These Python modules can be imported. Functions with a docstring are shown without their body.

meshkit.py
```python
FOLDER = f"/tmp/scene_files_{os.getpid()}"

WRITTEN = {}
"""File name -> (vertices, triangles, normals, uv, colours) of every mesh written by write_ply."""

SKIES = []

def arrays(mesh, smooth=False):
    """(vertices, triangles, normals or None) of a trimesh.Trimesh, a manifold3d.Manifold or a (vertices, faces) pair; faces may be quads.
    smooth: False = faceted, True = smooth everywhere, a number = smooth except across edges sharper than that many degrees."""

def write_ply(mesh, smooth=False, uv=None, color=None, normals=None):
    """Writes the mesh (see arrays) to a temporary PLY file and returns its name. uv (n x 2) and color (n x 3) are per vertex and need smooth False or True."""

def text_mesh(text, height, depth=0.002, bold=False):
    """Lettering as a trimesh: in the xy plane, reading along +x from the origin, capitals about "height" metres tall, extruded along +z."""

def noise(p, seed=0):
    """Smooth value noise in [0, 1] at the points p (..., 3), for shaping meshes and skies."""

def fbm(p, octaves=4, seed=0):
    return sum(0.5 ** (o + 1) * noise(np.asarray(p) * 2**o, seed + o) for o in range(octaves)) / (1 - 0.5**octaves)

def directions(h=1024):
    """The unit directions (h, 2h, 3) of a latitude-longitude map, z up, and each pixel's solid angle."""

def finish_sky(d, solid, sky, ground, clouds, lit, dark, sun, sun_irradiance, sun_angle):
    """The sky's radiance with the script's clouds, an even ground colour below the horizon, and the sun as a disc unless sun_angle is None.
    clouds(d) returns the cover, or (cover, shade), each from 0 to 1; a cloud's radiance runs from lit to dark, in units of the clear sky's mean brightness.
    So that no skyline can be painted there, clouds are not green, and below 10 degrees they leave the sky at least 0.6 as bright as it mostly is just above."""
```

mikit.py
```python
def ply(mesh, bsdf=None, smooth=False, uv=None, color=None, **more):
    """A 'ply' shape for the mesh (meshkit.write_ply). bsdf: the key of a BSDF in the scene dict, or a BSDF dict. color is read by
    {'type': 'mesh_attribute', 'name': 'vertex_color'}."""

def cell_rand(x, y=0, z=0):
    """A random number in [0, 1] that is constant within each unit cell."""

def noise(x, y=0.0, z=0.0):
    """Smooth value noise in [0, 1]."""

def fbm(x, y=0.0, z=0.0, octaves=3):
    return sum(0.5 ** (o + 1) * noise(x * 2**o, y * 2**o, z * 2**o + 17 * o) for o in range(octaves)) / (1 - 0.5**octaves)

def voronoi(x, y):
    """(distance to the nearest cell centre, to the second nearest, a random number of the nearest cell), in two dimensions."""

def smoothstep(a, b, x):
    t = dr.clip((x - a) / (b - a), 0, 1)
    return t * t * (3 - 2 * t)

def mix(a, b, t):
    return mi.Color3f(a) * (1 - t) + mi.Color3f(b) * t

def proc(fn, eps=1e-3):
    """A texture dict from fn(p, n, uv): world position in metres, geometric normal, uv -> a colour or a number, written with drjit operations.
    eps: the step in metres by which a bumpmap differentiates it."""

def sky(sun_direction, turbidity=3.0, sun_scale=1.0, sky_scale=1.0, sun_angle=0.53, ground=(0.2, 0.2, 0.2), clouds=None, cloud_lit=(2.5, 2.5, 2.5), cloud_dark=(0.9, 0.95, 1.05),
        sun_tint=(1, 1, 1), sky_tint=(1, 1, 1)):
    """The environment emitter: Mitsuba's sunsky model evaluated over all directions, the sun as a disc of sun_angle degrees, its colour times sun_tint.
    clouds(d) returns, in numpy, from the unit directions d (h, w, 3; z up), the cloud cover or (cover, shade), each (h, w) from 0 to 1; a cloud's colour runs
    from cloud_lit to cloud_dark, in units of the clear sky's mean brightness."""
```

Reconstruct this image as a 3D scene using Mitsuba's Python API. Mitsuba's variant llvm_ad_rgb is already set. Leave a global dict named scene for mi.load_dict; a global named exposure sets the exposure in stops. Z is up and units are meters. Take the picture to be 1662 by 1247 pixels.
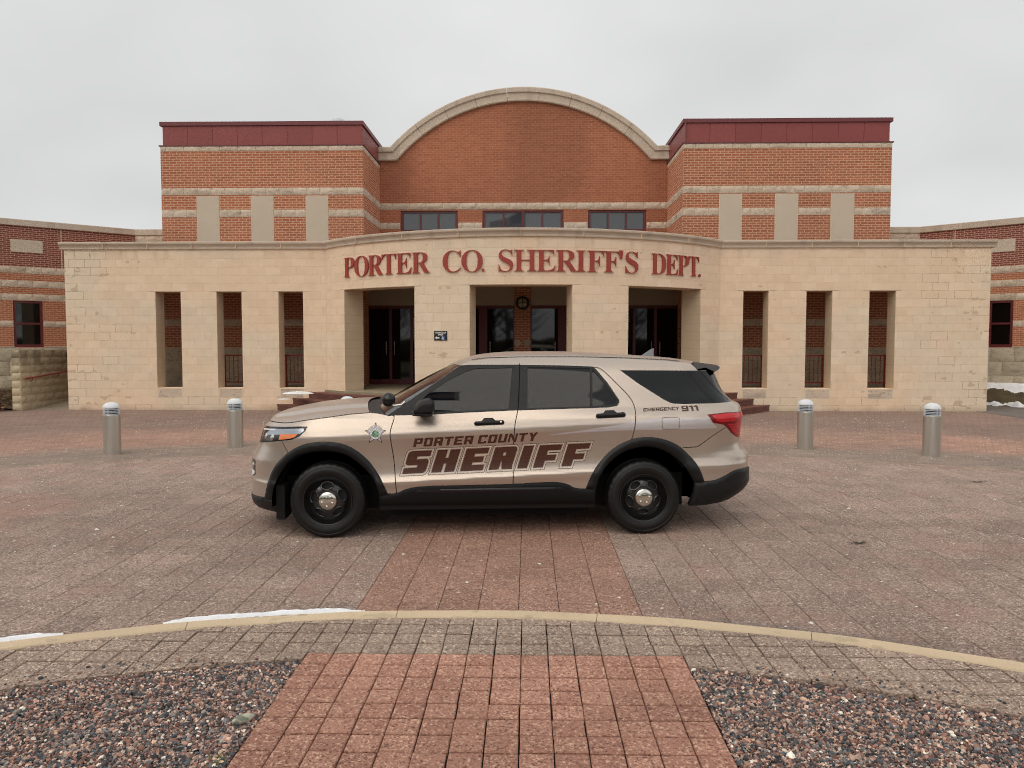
import json, math
import numpy as np, trimesh, manifold3d
import drjit as dr, mitsuba as mi
import mikit, meshkit
from mikit import noise, fbm, cell_rand, smoothstep, mix, voronoi
from scipy.interpolate import PchipInterpolator
from scipy.spatial import Delaunay
import shapely
from shapely import affinity
from shapely.geometry import Polygon, LineString, Point, box as sbox
from shapely.ops import unary_union

T = mi.ScalarTransform4f
scene, labels = {}, {}
rng = np.random.default_rng(7)

# ------------------------------------------------------------------ camera, sky, exposure
EYE = np.array([0.0, 0.0, 1.86])
YAW, PIT = math.radians(-1.2376), math.radians(3.05)
FWD = np.array([math.sin(YAW) * math.cos(PIT), math.cos(YAW) * math.cos(PIT), -math.sin(PIT)])
scene['camera'] = {'type': 'perspective', 'fov': 67.32, 'fov_axis': 'x', 'near_clip': 0.05, 'far_clip': 500.0,
                   'to_world': T().look_at(origin=EYE.tolist(), target=(EYE + FWD).tolist(), up=[0, 0, 1])}


def overcast(d):
    z = np.clip(d[..., 2], 0, 1)
    n = meshkit.fbm(np.stack([d[..., 0] / (z + .35), d[..., 1] / (z + .35), z], -1) * 1.3 + 5.0, 4, 3)
    m = meshkit.fbm(np.stack([d[..., 0] / (z + .5) * 2.2 + 9, d[..., 1] / (z + .5) * 2.2, z * 2], -1), 5, 8)
    shade = 0.10 + 0.42 * np.clip(z / .45, 0, 1) + 1.35 * (n - .5) + .6 * (m - .5)
    return np.ones_like(z), np.clip(shade, 0, 1)


exposure = 1.88
scene['sky'] = mikit.sky([-0.30, -0.66, 0.78], turbidity=4, sun_scale=0.26, sun_angle=60, clouds=overcast, sun_tint=(.90, 1.0, 1.14), cloud_lit=(2.42, 2.44, 2.42), cloud_dark=(1.42, 1.44, 1.44), ground=(0.12, 0.11, 0.10))


# ------------------------------------------------------------------ helpers
def C(r, g, b):
    c = np.array([r, g, b], float) / 255
    return np.where(c <= 0.04045, c / 12.92, ((c + .055) / 1.055) ** 2.4).tolist()


USED = set()


def num(base):
    if base not in USED:
        USED.add(base)
        return base
    i = 1
    while f'{base}_{i:03d}' in USED:
        i += 1
    USED.add(f'{base}_{i:03d}')
    return f'{base}_{i:03d}'


def lab(key, label=None, cat=None, group=None, kind=None):
    d = {k: v for k, v in (('label', label), ('category', cat), ('group', group), ('kind', kind)) if v}
    if d:
        labels[key] = d
    return key


def thing(name, label=None, cat=None, group=None, kind=None):
    return lab(num(name), label, cat, group, kind)


def add(name, mesh, bsdf, smooth=False, uv=None, color=None, normals=None, **tags):
    key = num(name)
    bsdf = 'mat_' + bsdf
    if uv is not None and np.ndim(uv) == 1:
        v, f, n = meshkit.arrays(mesh, smooth)
        mesh, uv, normals = (v, f), np.tile(uv, (len(v), 1)), n
    if normals is not None:
        scene[key] = {'type': 'ply', 'filename': meshkit.write_ply(mesh, False, uv, color, normals=normals), 'face_normals': False, 'bsdf': {'type': 'ref', 'id': bsdf}}
    else:
        scene[key] = mikit.ply(mesh, bsdf, smooth=smooth, uv=uv, color=color)
    return lab(key, **tags)


class MB:
    def __init__(self):
        self.v, self.f, self.n = [], [], 0

    def add(self, v, f):
        v, f = np.asarray(v, float), np.asarray(f, int)
        if f.shape[1] == 4:
            f = np.vstack([f[:, [0, 1, 2]], f[:, [0, 2, 3]]])
        self.v.append(v); self.f.append(f + self.n); self.n += len(v)
        return self

    def box(self, a, b, fn=None):
        (x0, y0, z0), (x1, y1, z1) = a, b
        v = np.array([[x, y, z] for z in (z0, z1) for y in (y0, y1) for x in (x0, x1)], float)
        f = [[0, 2, 3, 1], [4, 5, 7, 6], [0, 1, 5, 4], [2, 6, 7, 3], [0, 4, 6, 2], [1, 3, 7, 5]]
        return self.add(fn(v) if fn else v, f)

    def tm(self, m, fn=None):
        v = np.array(m.vertices)
        return self.add(fn(v) if fn else v, m.faces)

    def mesh(self):
        return np.vstack(self.v), np.vstack(self.f)


def tile_uvn(u0, u1, v0, v1, d, c, back=0.0):
    """A piece laid in a wall or floor: front face at depth d with chamfers of c, sides back to 'back'. (u, v, n) right-handed."""
    v = [(u0 + c, v0 + c, d), (u1 - c, v0 + c, d), (u1 - c, v1 - c, d), (u0 + c, v1 - c, d), (u0, v0, d - c), (u1, v0, d - c), (u1, v1, d - c), (u0, v1, d - c), (u0, v0, back), (u1, v0, back), (u1, v1, back), (u0, v1, back)]
    f = [(0, 1, 2, 3)] + [(k + 4, (k + 1) % 4 + 4, (k + 1) % 4, k) for k in range(4)] + [(k + 8, (k + 1) % 4 + 8, (k + 1) % 4 + 4, k + 4) for k in range(4)]
    return np.array(v, float), np.array(f)


def rock_uvn(u0, u1, v0, v1, d, rough, seed, nu=7, nv=4, back=0.0):
    """A split-face stone: the front is broken, the edges are dressed."""
    U, V = np.meshgrid(np.linspace(u0, u1, nu), np.linspace(v0, v1, nv), indexing='ij')
    e = np.minimum(np.minimum(U - u0, u1 - U), np.minimum(V - v0, v1 - V))
    n = meshkit.fbm(np.stack([U * 9, V * 9, np.full_like(U, seed * 3.7)], -1), 3, int(seed * 97) % 50)
    N = d + np.clip(e / .012, 0, 1) * (rough * (.25 + .7 * n))
    v = np.stack([U, V, N], -1).reshape(-1, 3)
    q = [(i * nv + j, (i + 1) * nv + j, (i + 1) * nv + j + 1, i * nv + j + 1) for i in range(nu - 1) for j in range(nv - 1)]
    rim = [i * nv for i in range(nu)] + [(nu - 1) * nv + j for j in range(1, nv)] + [i * nv + nv - 1 for i in range(nu - 2, -1, -1)] + [j for j in range(nv - 2, 0, -1)]
    b = v[rim].copy(); b[:, 2] = back
    m = len(rim)
    q += [(len(v) + k, len(v) + (k + 1) % m, rim[(k + 1) % m], rim[k]) for k in range(m)]
    return np.vstack([v, b]), np.array(q)


def frame(p0, d):
    p0, d = np.array(p0, float), np.array(d, float) / np.linalg.norm(d)
    nrm = np.array([d[1], -d[0]])

    def fn(a):
        a = np.asarray(a, float)
        xy = p0 + a[..., 0:1] * d + a[..., 2:3] * nrm
        return np.concatenate([xy, a[..., 1:2]], -1)
    return fn


def tri(poly, step, grid=True):
    """Triangulates a polygon with points about 'step' apart: (points, triangles ccw, boundary loops)."""
    poly = shapely.geometry.polygon.orient(poly)
    pts, loops = [], []
    for ring in [poly.exterior, *poly.interiors]:
        c = np.array(ring.coords)[:-1]
        lp = []
        for a, b in zip(c, np.roll(c, -1, 0)):
            k = max(1, int(np.ceil(np.linalg.norm(b - a) / step)))
            for j in range(k):
                lp.append(len(pts)); pts.append(a + (b - a) * j / k)
        loops.append(lp)
    nb = len(pts)
    if grid:
        x0, y0, x1, y1 = poly.bounds
        gx, gy = np.meshgrid(np.arange(x0 + step * .37, x1, step), np.arange(y0 + step * .41, y1, step * .87))
        gx = gx + (np.arange(gx.shape[0]) % 2)[:, None] * step * .5
        g = np.c_[gx.ravel(), gy.ravel()]
        inner = poly.buffer(-step * .45)
        if not inner.is_empty and len(g):
            g = g[shapely.contains_xy(inner, g[:, 0], g[:, 1])]
            pts = pts + list(g)
    P = np.array(pts)
    f = Delaunay(P + 1e-7 * np.sin(np.arange(len(P)) * 12.9898)[:, None]).simplices
    a, b, c = P[f[:, 0]], P[f[:, 1]], P[f[:, 2]]
    cr = (b[:, 0] - a[:, 0]) * (c[:, 1] - a[:, 1]) - (b[:, 1] - a[:, 1]) * (c[:, 0] - a[:, 0])
    f = np.where((cr < 0)[:, None], f[:, ::-1], f)
    m = (a + b + c) / 3
    f = f[(np.abs(cr) > 1e-10) & shapely.contains_xy(poly, m[:, 0], m[:, 1])]
    return P, f, loops


def slab(poly, fn, n0, n1, step=.3, grid=True):
    """A polygon in (u, v) thickened from n0 (back) to n1 (front) and mapped by fn."""
    mb = MB()
    for g in getattr(poly, 'geoms', [poly]):
        P, f, loops = tri(g, step, grid)
        z = np.zeros(len(P))
        mb.add(fn(np.c_[P, z + n1]), f)
        mb.add(fn(np.c_[P, z + n0]), f[:, ::-1])
        for lp in loops:
            a, b = np.array(lp), np.roll(lp, -1)
            k = len(lp)
            v = np.vstack([np.c_[P[a], np.full(k, n0)], np.c_[P[b], np.full(k, n0)], np.c_[P[b], np.full(k, n1)], np.c_[P[a], np.full(k, n1)]])
            i = np.arange(k)
            mb.add(fn(v), np.c_[i, i + k, i + 2 * k, i + 3 * k])
    return mb.mesh()


def cap_faces(pts):
    pts = np.array(pts, float)
    v, f = trimesh.creation.triangulate_polygon(Polygon(pts), engine='earcut')
    v = np.array(v)
    ix = np.argmin(((v[:, None] - pts[None]) ** 2).sum(-1), 1)
    return ix[np.array(f)]


IDENT = lambda v: np.asarray(v, float)


def tube(path, r, n=10, cap=True):
    p = np.asarray(path, float)
    r = np.broadcast_to(r, len(p))
    t = np.gradient(p, axis=0); t /= np.linalg.norm(t, axis=1, keepdims=True)
    a = np.cross(t, [0.31, 0.2, .93]); a /= np.linalg.norm(a, axis=1, keepdims=True)
    b = np.cross(t, a)
    w = np.arange(n) * 2 * np.pi / n
    v = (p[:, None] + r[:, None, None] * (np.cos(w)[None, :, None] * a[:, None] + np.sin(w)[None, :, None] * b[:, None])).reshape(-1, 3)
    f = [(i * n + j, i * n + (j + 1) % n, (i + 1) * n + (j + 1) % n, (i + 1) * n + j) for i in range(len(p) - 1) for j in range(n)]
    f = [t3 for q in f for t3 in ((q[0], q[1], q[2]), (q[0], q[2], q[3]))]
    if cap:
        k = len(v); v = np.vstack([v, p[:1], p[-1:]])
        f += [(k, (j + 1) % n, j) for j in range(n)] + [(k + 1, (len(p) - 1) * n + j, (len(p) - 1) * n + (j + 1) % n) for j in range(n)]
    return v, np.array(f)


def lathe(prof, n=48, fn=None, wob=None):
    """Turns (r, h) points about the z axis; r runs outward-facing when h increases."""
    prof = np.array(prof, float)
    w = np.arange(n) * 2 * np.pi / n
    R = np.repeat(prof[:, :1], n, 1)
    if wob is not None:
        R = R + wob(np.arange(len(prof))[:, None], np.arange(n)[None])
    v = np.stack([R * np.cos(w), R * np.sin(w), np.repeat(prof[:, 1:], n, 1)], -1).reshape(-1, 3)
    f = np.array([(i * n + j, i * n + (j + 1) % n, (i + 1) * n + (j + 1) % n, (i + 1) * n + j) for i in range(len(prof) - 1) for j in range(n)])
    f = np.vstack([f[:, [0, 1, 2]], f[:, [0, 2, 3]]])
    return (fn(v) if fn else v), f


def blob(spheres, refine=0.02, it=6):
    """The hull of spheres, smoothed."""
    ms = [manifold3d.Manifold.sphere(r, 24).translate(list(map(float, c))) for c, r in spheres]
    m = manifold3d.Manifold.batch_hull(ms).to_mesh()
    return trimesh.Trimesh(m.vert_properties[:, :3], m.tri_verts)


# ------------------------------------------------------------------ materials
def bs(key, base, rough=.8, two=False, bump=None, **kw):
    d = {'type': 'principled', 'base_color': base if isinstance(base, dict) else {'type': 'rgb', 'value': base}, 'roughness': rough, **kw}
    if bump:
        d = {'type': 'bumpmap', 'arbitrary': mikit.proc(bump[0], bump[2]), 'scale': bump[1], 'bsdf': d}
    scene['mat_' + key] = {'type': 'twosided', 'bsdf': d} if two else d


def c3(v):
    return mi.Color3f(*v)


def brick_fn(h, w, m, lo, hi, mortar, top=None, ztop=99, stain=.0, mk=1.0):
    lo, hi, mortar = map(c3, (lo, hi, mortar))
    top = [c3(t) for t in top] if top else [lo, hi]

    def fn(p, n, uv):
        u = p.x * (-n.y) + p.y * n.x
        row = dr.floor(p.z / h)
        uu = u / w + .5 * (row - 2 * dr.floor(row / 2))
        r = cell_rand(dr.floor(uu), row, 3.0)
        r = .65 * r + .35 * fbm(u * .9, p.z * .9, p.y * .3)
        col = dr.select(p.z > ztop, top[0] * (1 - r) + top[1] * r, lo * (1 - r) + hi * r)
        fu, fv = uu - dr.floor(uu), p.z / h - row
        du = dr.minimum(fu, 1 - fu) * w
        dv = dr.minimum(fv, 1 - fv) * h
        k = 1 - smoothstep(m * .5 - .0012, m * .5 + .0012, dr.minimum(du, dv))
        col = col * (1 - k * mk) + mortar * k * mk
        big = fbm(u * .35 + 3, p.z * .5, p.y * .2)
        return col * (.86 + .28 * big) * (1 - stain * smoothstep(.52, .72, fbm(u * .7, p.z * .25, 2.0)))
    return fn


bs('brick_orange', mikit.proc(brick_fn(.075, .22, .015, C(160, 94, 67), C(186, 114, 84), C(218, 182, 152), stain=.05)), .85)
bs('brick_hall', mikit.proc(brick_fn(.075, .22, .012, C(158, 93, 67), C(181, 111, 82), C(196, 146, 115), stain=.14, mk=.8)), .85)
bs('brick_side', mikit.proc(brick_fn(.0625, .20, .011, C(162, 96, 66), C(186, 114, 81), C(212, 176, 148), top=(C(118, 60, 56), C(142, 80, 71)), ztop=4.25)), .85)
bs('brick_step', mikit.proc(brick_fn(.0567, .20, .007, C(92, 56, 50), C(116, 74, 64), C(84, 66, 58))), .7)


def brick_flat(p, n, uv):
    r = cell_rand(dr.floor(p.x / .2), dr.floor(p.y / .1), 2.0)
    fu, fv = p.x / .2 - dr.floor(p.x / .2), p.y / .1 - dr.floor(p.y / .1)
    k = 1 - smoothstep(.003, .005, dr.minimum(dr.minimum(fu, 1 - fu) * .2, dr.minimum(fv, 1 - fv) * .1))
    return mix(c3(C(98, 62, 56)), c3(C(120, 78, 68)), r) * (1 - .35 * k)


bs('step_top', mikit.proc(brick_flat), .65)


def block_paint(p, n, uv):
    base = mix(c3(C(227, 205, 179)), c3(C(235, 215, 191)), uv.x)
    pink = fbm(p.x * .45 + 2, p.y * .45, p.z * .55 + 7)
    base = base * mix(mi.Color3f(.98, 1.0, 1.0), mi.Color3f(1.04, .985, .955), smoothstep(.4, .6, pink))
    base = base * (.93 + .14 * fbm(p.x * 6, p.y * 6, p.z * 6))
    ends = smoothstep(10.2, 12.6, dr.abs(p.x + .19)) * .10 + smoothstep(.9, .1, p.z) * .07
    bare = smoothstep(.775, .80, fbm(p.x * 3.3 + uv.x * 2, p.y * 2, p.z * 5.6) + ends) * .55
    drip = smoothstep(.62, .8, noise(p.x * 7, p.y * 3, 1.0)) * smoothstep(3.9, 4.45, p.z) * .12
    foot = smoothstep(.22, .0, p.z + .1 * noise(p.x * 3, 1.0, 4.0)) * .3
    return mix(base, c3(C(182, 157, 128)), bare) * (1 - drip) * (1 - foot)


bs('block', mikit.proc(block_paint), .75)


def core_paint(p, n, uv):
    row = (p.z - .6) / .2233
    fv = row - dr.floor(row)
    k = 1 - smoothstep(.006, .011, dr.minimum(fv, 1 - fv) * .2233)
    return mix(c3(C(200, 177, 149)), c3(C(212, 190, 163)), fbm(p.x * 3, p.y * 3, p.z * 3)) * (1 - .12 * k)


bs('block_core', mikit.proc(core_paint), .8)
bs('stain_joint', C(150, 126, 98), .9)


def stone_fn(a, b):
    a, b = c3(a), c3(b)

    def fn(p, n, uv):
        v = fbm(p.x * 5 + uv.x * 9, p.y * 5, p.z * 9, octaves=4)
        s = smoothstep(.55, .75, fbm(p.x * 1.6 + 4, p.y * 1.6, p.z * 5))
        k = fbm(p.x * 17, p.y * 17, p.z * 30)
        return mix(a, b, .5 * uv.x + .7 * (v - .2)) * (1 - .22 * s) * (1 - .30 * smoothstep(.52, .72, k))
    return fn


bs('stone_split', mikit.proc(stone_fn(C(195, 175, 154), C(225, 207, 188))), .9)
bs('stone_base', mikit.proc(stone_fn(C(176, 162, 140), C(208, 195, 172))), .9)


def ramp_stone(p, n, uv):
    v = fbm(p.x * 5, p.y * 5, p.z * 9)
    moss = smoothstep(1.15, 1.75, p.z + .5 * fbm(p.x * 4, p.y * 5, p.z * 1.2)) * smoothstep(.35, .65, fbm(p.y * 4, p.x * 4, p.z * 2 + 3))
    return mix(mix(c3(C(182, 166, 138)), c3(C(206, 190, 160)), v), c3(C(112, 102, 82)), .7 * moss)


bs('ramp_stone', mikit.proc(ramp_stone), .9)


def limestone(p, n, uv):
    v = fbm(p.x * 2.5, p.y * 2.5, p.z * 2.5, octaves=4)
    st = smoothstep(.58, .8, noise(p.x * 5, p.y * 5, p.z * .5))
    return mix(c3(C(192, 174, 156)), c3(C(213, 197, 180)), v * .7 + .3 * uv.x) * (1 - .13 * st)


bs('limestone', mikit.proc(limestone), .75)
bs('caulk', C(222, 206, 182), .7)
bs('panel_tan', mikit.proc(lambda p, n, uv: mix(c3(C(199, 182, 162)), c3(C(207, 191, 172)), fbm(p.x * 2, p.y, p.z * 2))), .6)
bs('red_metal', mikit.proc(lambda p, n, uv: mix(c3(C(134, 64, 62)), c3(C(148, 75, 72)), .6 * uv.x + .4 * fbm(p.x * 1.5, p.y, p.z * 3))), .45, specular=.4)
bs('red_trim', C(112, 52, 56), .45)
bs('frame_red', C(100, 40, 44), .4)
bs('letter_red', mikit.proc(lambda p, n, uv: mix(c3(C(150, 56, 46)), c3(C(164, 68, 55)), fbm(p.x * 3, p.y * 3, p.z * 5))), .5)
bs('rail_red', C(156, 64, 55), .45)
bs('window_glass', C(66, 70, 75), .03, specular=1.0)
bs('door_glass', C(7, 8, 9), .03, specular=.6)
bs('spandrel', C(176, 160, 142), .6)
bs('plaster', C(186, 172, 150), .8)
bs('porch_floor', mikit.proc(lambda p, n, uv: mix(c3(C(128, 116, 98)), c3(C(158, 146, 124)), fbm(p.x * 2, p.y * 2, p.z))), .7)
bs('black_matte', C(18, 18, 19), .6)
bs('dark_grey', C(52, 54, 58), .6)
bs('steel', mikit.proc(lambda p, n, uv: mix(c3(C(204, 199, 190)), c3(C(222, 217, 208)), noise(p.x * 90, p.y * 90, p.z * 1.5))), .36, metallic=.92)
bs('louvre_white', C(205, 212, 220), .4)
bs('louvre_dark', C(24, 32, 48), .5)
bs('white_plastic', C(222, 226, 230), .4)
bs('chrome', C(225, 222, 214), .08, metallic=1.0)
bs('snow', mikit.proc(lambda p, n, uv: mix(c3(C(222, 224, 228)), c3(C(242, 242, 244)), fbm(p.x * 12, p.y * 12, p.z * 12))), .9, two=True)
bs('grit', C(226, 222, 214), .8)
bs('sign_black', C(30, 32, 34), .5)
bs('sign_white', C(235, 235, 232), .5)
bs('sign_blue', C(62, 84, 150), .5)


# paving
def grain(p, s):
    return noise(p.x * s, p.y * s, p.z * s + 2)


def pav_fn(a, b, spk, dark, s=190.0, gutter=False, pink=0.0):
    a, b, spk, dark = map(c3, (a, b, spk, dark))

    def fn(p, n, uv):
        col = mix(a, b, uv.x)
        g = grain(p, s)
        h = grain(p + 3.3, s * .55)
        w = .55 * g + .45 * h
        col = mix(col, dark, smoothstep(.44, .22, w) * .8)
        col = mix(col, spk, smoothstep(.57, .76, w) * .75)
        col = col * (.82 + .36 * fbm(p.x * 1.6 + 9, p.y * 1.9, .5, octaves=4)) * (1 - .16 * smoothstep(.5, .68, fbm(p.x * .42 + 5, p.y * .7, 2.5)))
        if pink:
            pk = smoothstep(.50, .66, fbm(p.x * .33 + 1, p.y * .5, 4.0)) * smoothstep(1.5, -2.5, p.x) * .40 + smoothstep(.58, .72, fbm(p.x * 2.1, p.y * 2.3, 7.0)) * .25
            col = mix(col, c3(C(150, 112, 98)), pk * pink)
        if gutter:
            r = dr.sqrt(dr.square(p.x + .351) + dr.square(p.y + 1.555)) - 6.48
            wid = .07 + .46 * smoothstep(.3, 1.6, p.x) + .10 * smoothstep(-.5, -2.5, p.x)
            g2 = smoothstep(1.0, .35, r / wid + .5 * fbm(p.x * 5, p.y * 5, 1.0) - .25)
            col = mix(col, c3(C(90, 86, 85)), g2 * .85)
        return col
    return fn


bs('plaza_grey', mikit.proc(pav_fn(C(133, 113, 103), C(152, 129, 117), C(198, 180, 166), C(86, 74, 68), 140.0, gutter=True, pink=.8)), .8)
bs('plaza_red', mikit.proc(pav_fn(C(140, 106, 92), C(154, 117, 102), C(192, 162, 145), C(90, 66, 57), 140.0)), .8)
bump_near = (lambda p, n, uv: grain(p, 170.0) + .6 * grain(p + 7, 80.0), .0022, 1e-3)
bs('border_grey', mikit.proc(pav_fn(C(136, 116, 105), C(160, 139, 124), C(218, 200, 180), C(70, 58, 52), 175.0)), .85, bump=bump_near)
bs('walk_red', mikit.proc(pav_fn(C(158, 112, 96), C(181, 133, 114), C(226, 192, 166), C(92, 58, 48), 175.0)), .85, bump=bump_near)
bs('joint', C(44, 36, 30), .95)
bs('kerb_stone', mikit.proc(lambda p, n, uv: mix(c3(C(188, 166, 138)), c3(C(208, 188, 158)), .5 * grain(p, 120.0) + .5 * fbm(p.x * 3, p.y * 3, uv.x)) * (1 - .16 * smoothstep(.70, .80, fbm(p.x * 9, p.y * 9, 5.0))) * (.9 + .2 * fbm(p.x * 2, p.y * 2, 3.0))), .85)


def outer_paving(p, n, uv):
    """Small bricks laid in rings beyond the drive."""
    x, y = p.x + .351, p.y + 1.555
    r = dr.sqrt(x * x + y * y)
    a = dr.atan2(x, y) * 16.0
    row = dr.floor(r / .11)
    uu = a / .21 + .5 * (row - 2 * dr.floor(row / 2))
    rr = cell_rand(dr.floor(uu), row, 1.0)
    fu, fv = uu - dr.floor(uu), r / .11 - row
    k = 1 - smoothstep(.004, .007, dr.minimum(dr.minimum(fu, 1 - fu) * .21, dr.minimum(fv, 1 - fv) * .11))
    wob = 1.1 * (fbm(p.x * .9, p.y * .9, 3.0) - .5)
    grey = mix(c3(C(120, 106, 97)), c3(C(140, 123, 111)), rr)
    salmon = mix(c3(C(150, 112, 96)), c3(C(174, 130, 111)), rr)
    brown = mix(c3(C(118, 99, 90)), c3(C(136, 114, 103)), rr)
    s = smoothstep(15.9, 17.0, r + wob) * (1 - smoothstep(18.4, 20.2, r + wob))
    col = mix(grey, brown, smoothstep(18.5, 19.5, r))
    col = mix(col, salmon, s * (.30 + .5 * fbm(p.x * .6, p.y * .6, 8.0)))
    col = col * (.82 + .36 * fbm(p.x * .8, p.y * 1.2, 1.5)) * (.9 + .2 * grain(p, 60.0))
    return col * (1 - .35 * k)


bs('outer_brick', mikit.proc(outer_paving), .8)
bs('edge_brick', mikit.proc(lambda p, n, uv: mix(c3(C(132, 112, 99)), c3(C(154, 131, 115)), uv.x) * (.85 + .3 * grain(p, 70.0))), .8)
bs('pebbles', {'type': 'mesh_attribute', 'name': 'vertex_color'}, .75)
bs('earth', mikit.proc(lambda p, n, uv: mix(c3(C(60, 50, 40)), c3(C(104, 92, 66)), fbm(p.x * 3, p.y * 3, 1.0))), .95)
bs('lawn', mikit.proc(lambda p, n, uv: mix(c3(C(84, 78, 56)), c3(C(112, 104, 76)), fbm(p.x * 1.2, p.y * 1.2, 1.0))), .95)
bs('asphalt', mikit.proc(lambda p, n, uv: mix(c3(C(92, 86, 82)), c3(C(108, 101, 96)), fbm(p.x * 3, p.y * 3, 1.0))), .9)
bs('concrete', mikit.proc(lambda p, n, uv: mix(c3(C(124, 112, 96)), c3(C(142, 130, 112)), fbm(p.x * 3, p.y * 3, 1.0))), .85)
bs('leaves', {'type': 'mesh_attribute', 'name': 'vertex_color'}, .8, two=True)
bs('bark', C(66, 58, 50), .95)

# ------------------------------------------------------------------ the ground
XC = -.19                                     # the building's axis
KC = np.array([-.351, -1.555])                # centre of the round island
KR, KI, GR, OR = 6.48, 6.32, 5.74, 14.75      # kerb outside, kerb inside, gravel edge, outer edge of the drive
WY = 21.15                                    # front of the wing walls


def circle(r, n=256):
    return Point(*KC).buffer(r, quad_segs=n // 4)


mb = MB(); mb.add([[-220, -220, -.09], [220, -220, -.09], [220, 220, -.09], [-220, 220, -.09]], [[0, 1, 2, 3]])
add('ground', mb.mesh(), 'lawn', kind='structure', label='brown winter ground around the building')

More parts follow.
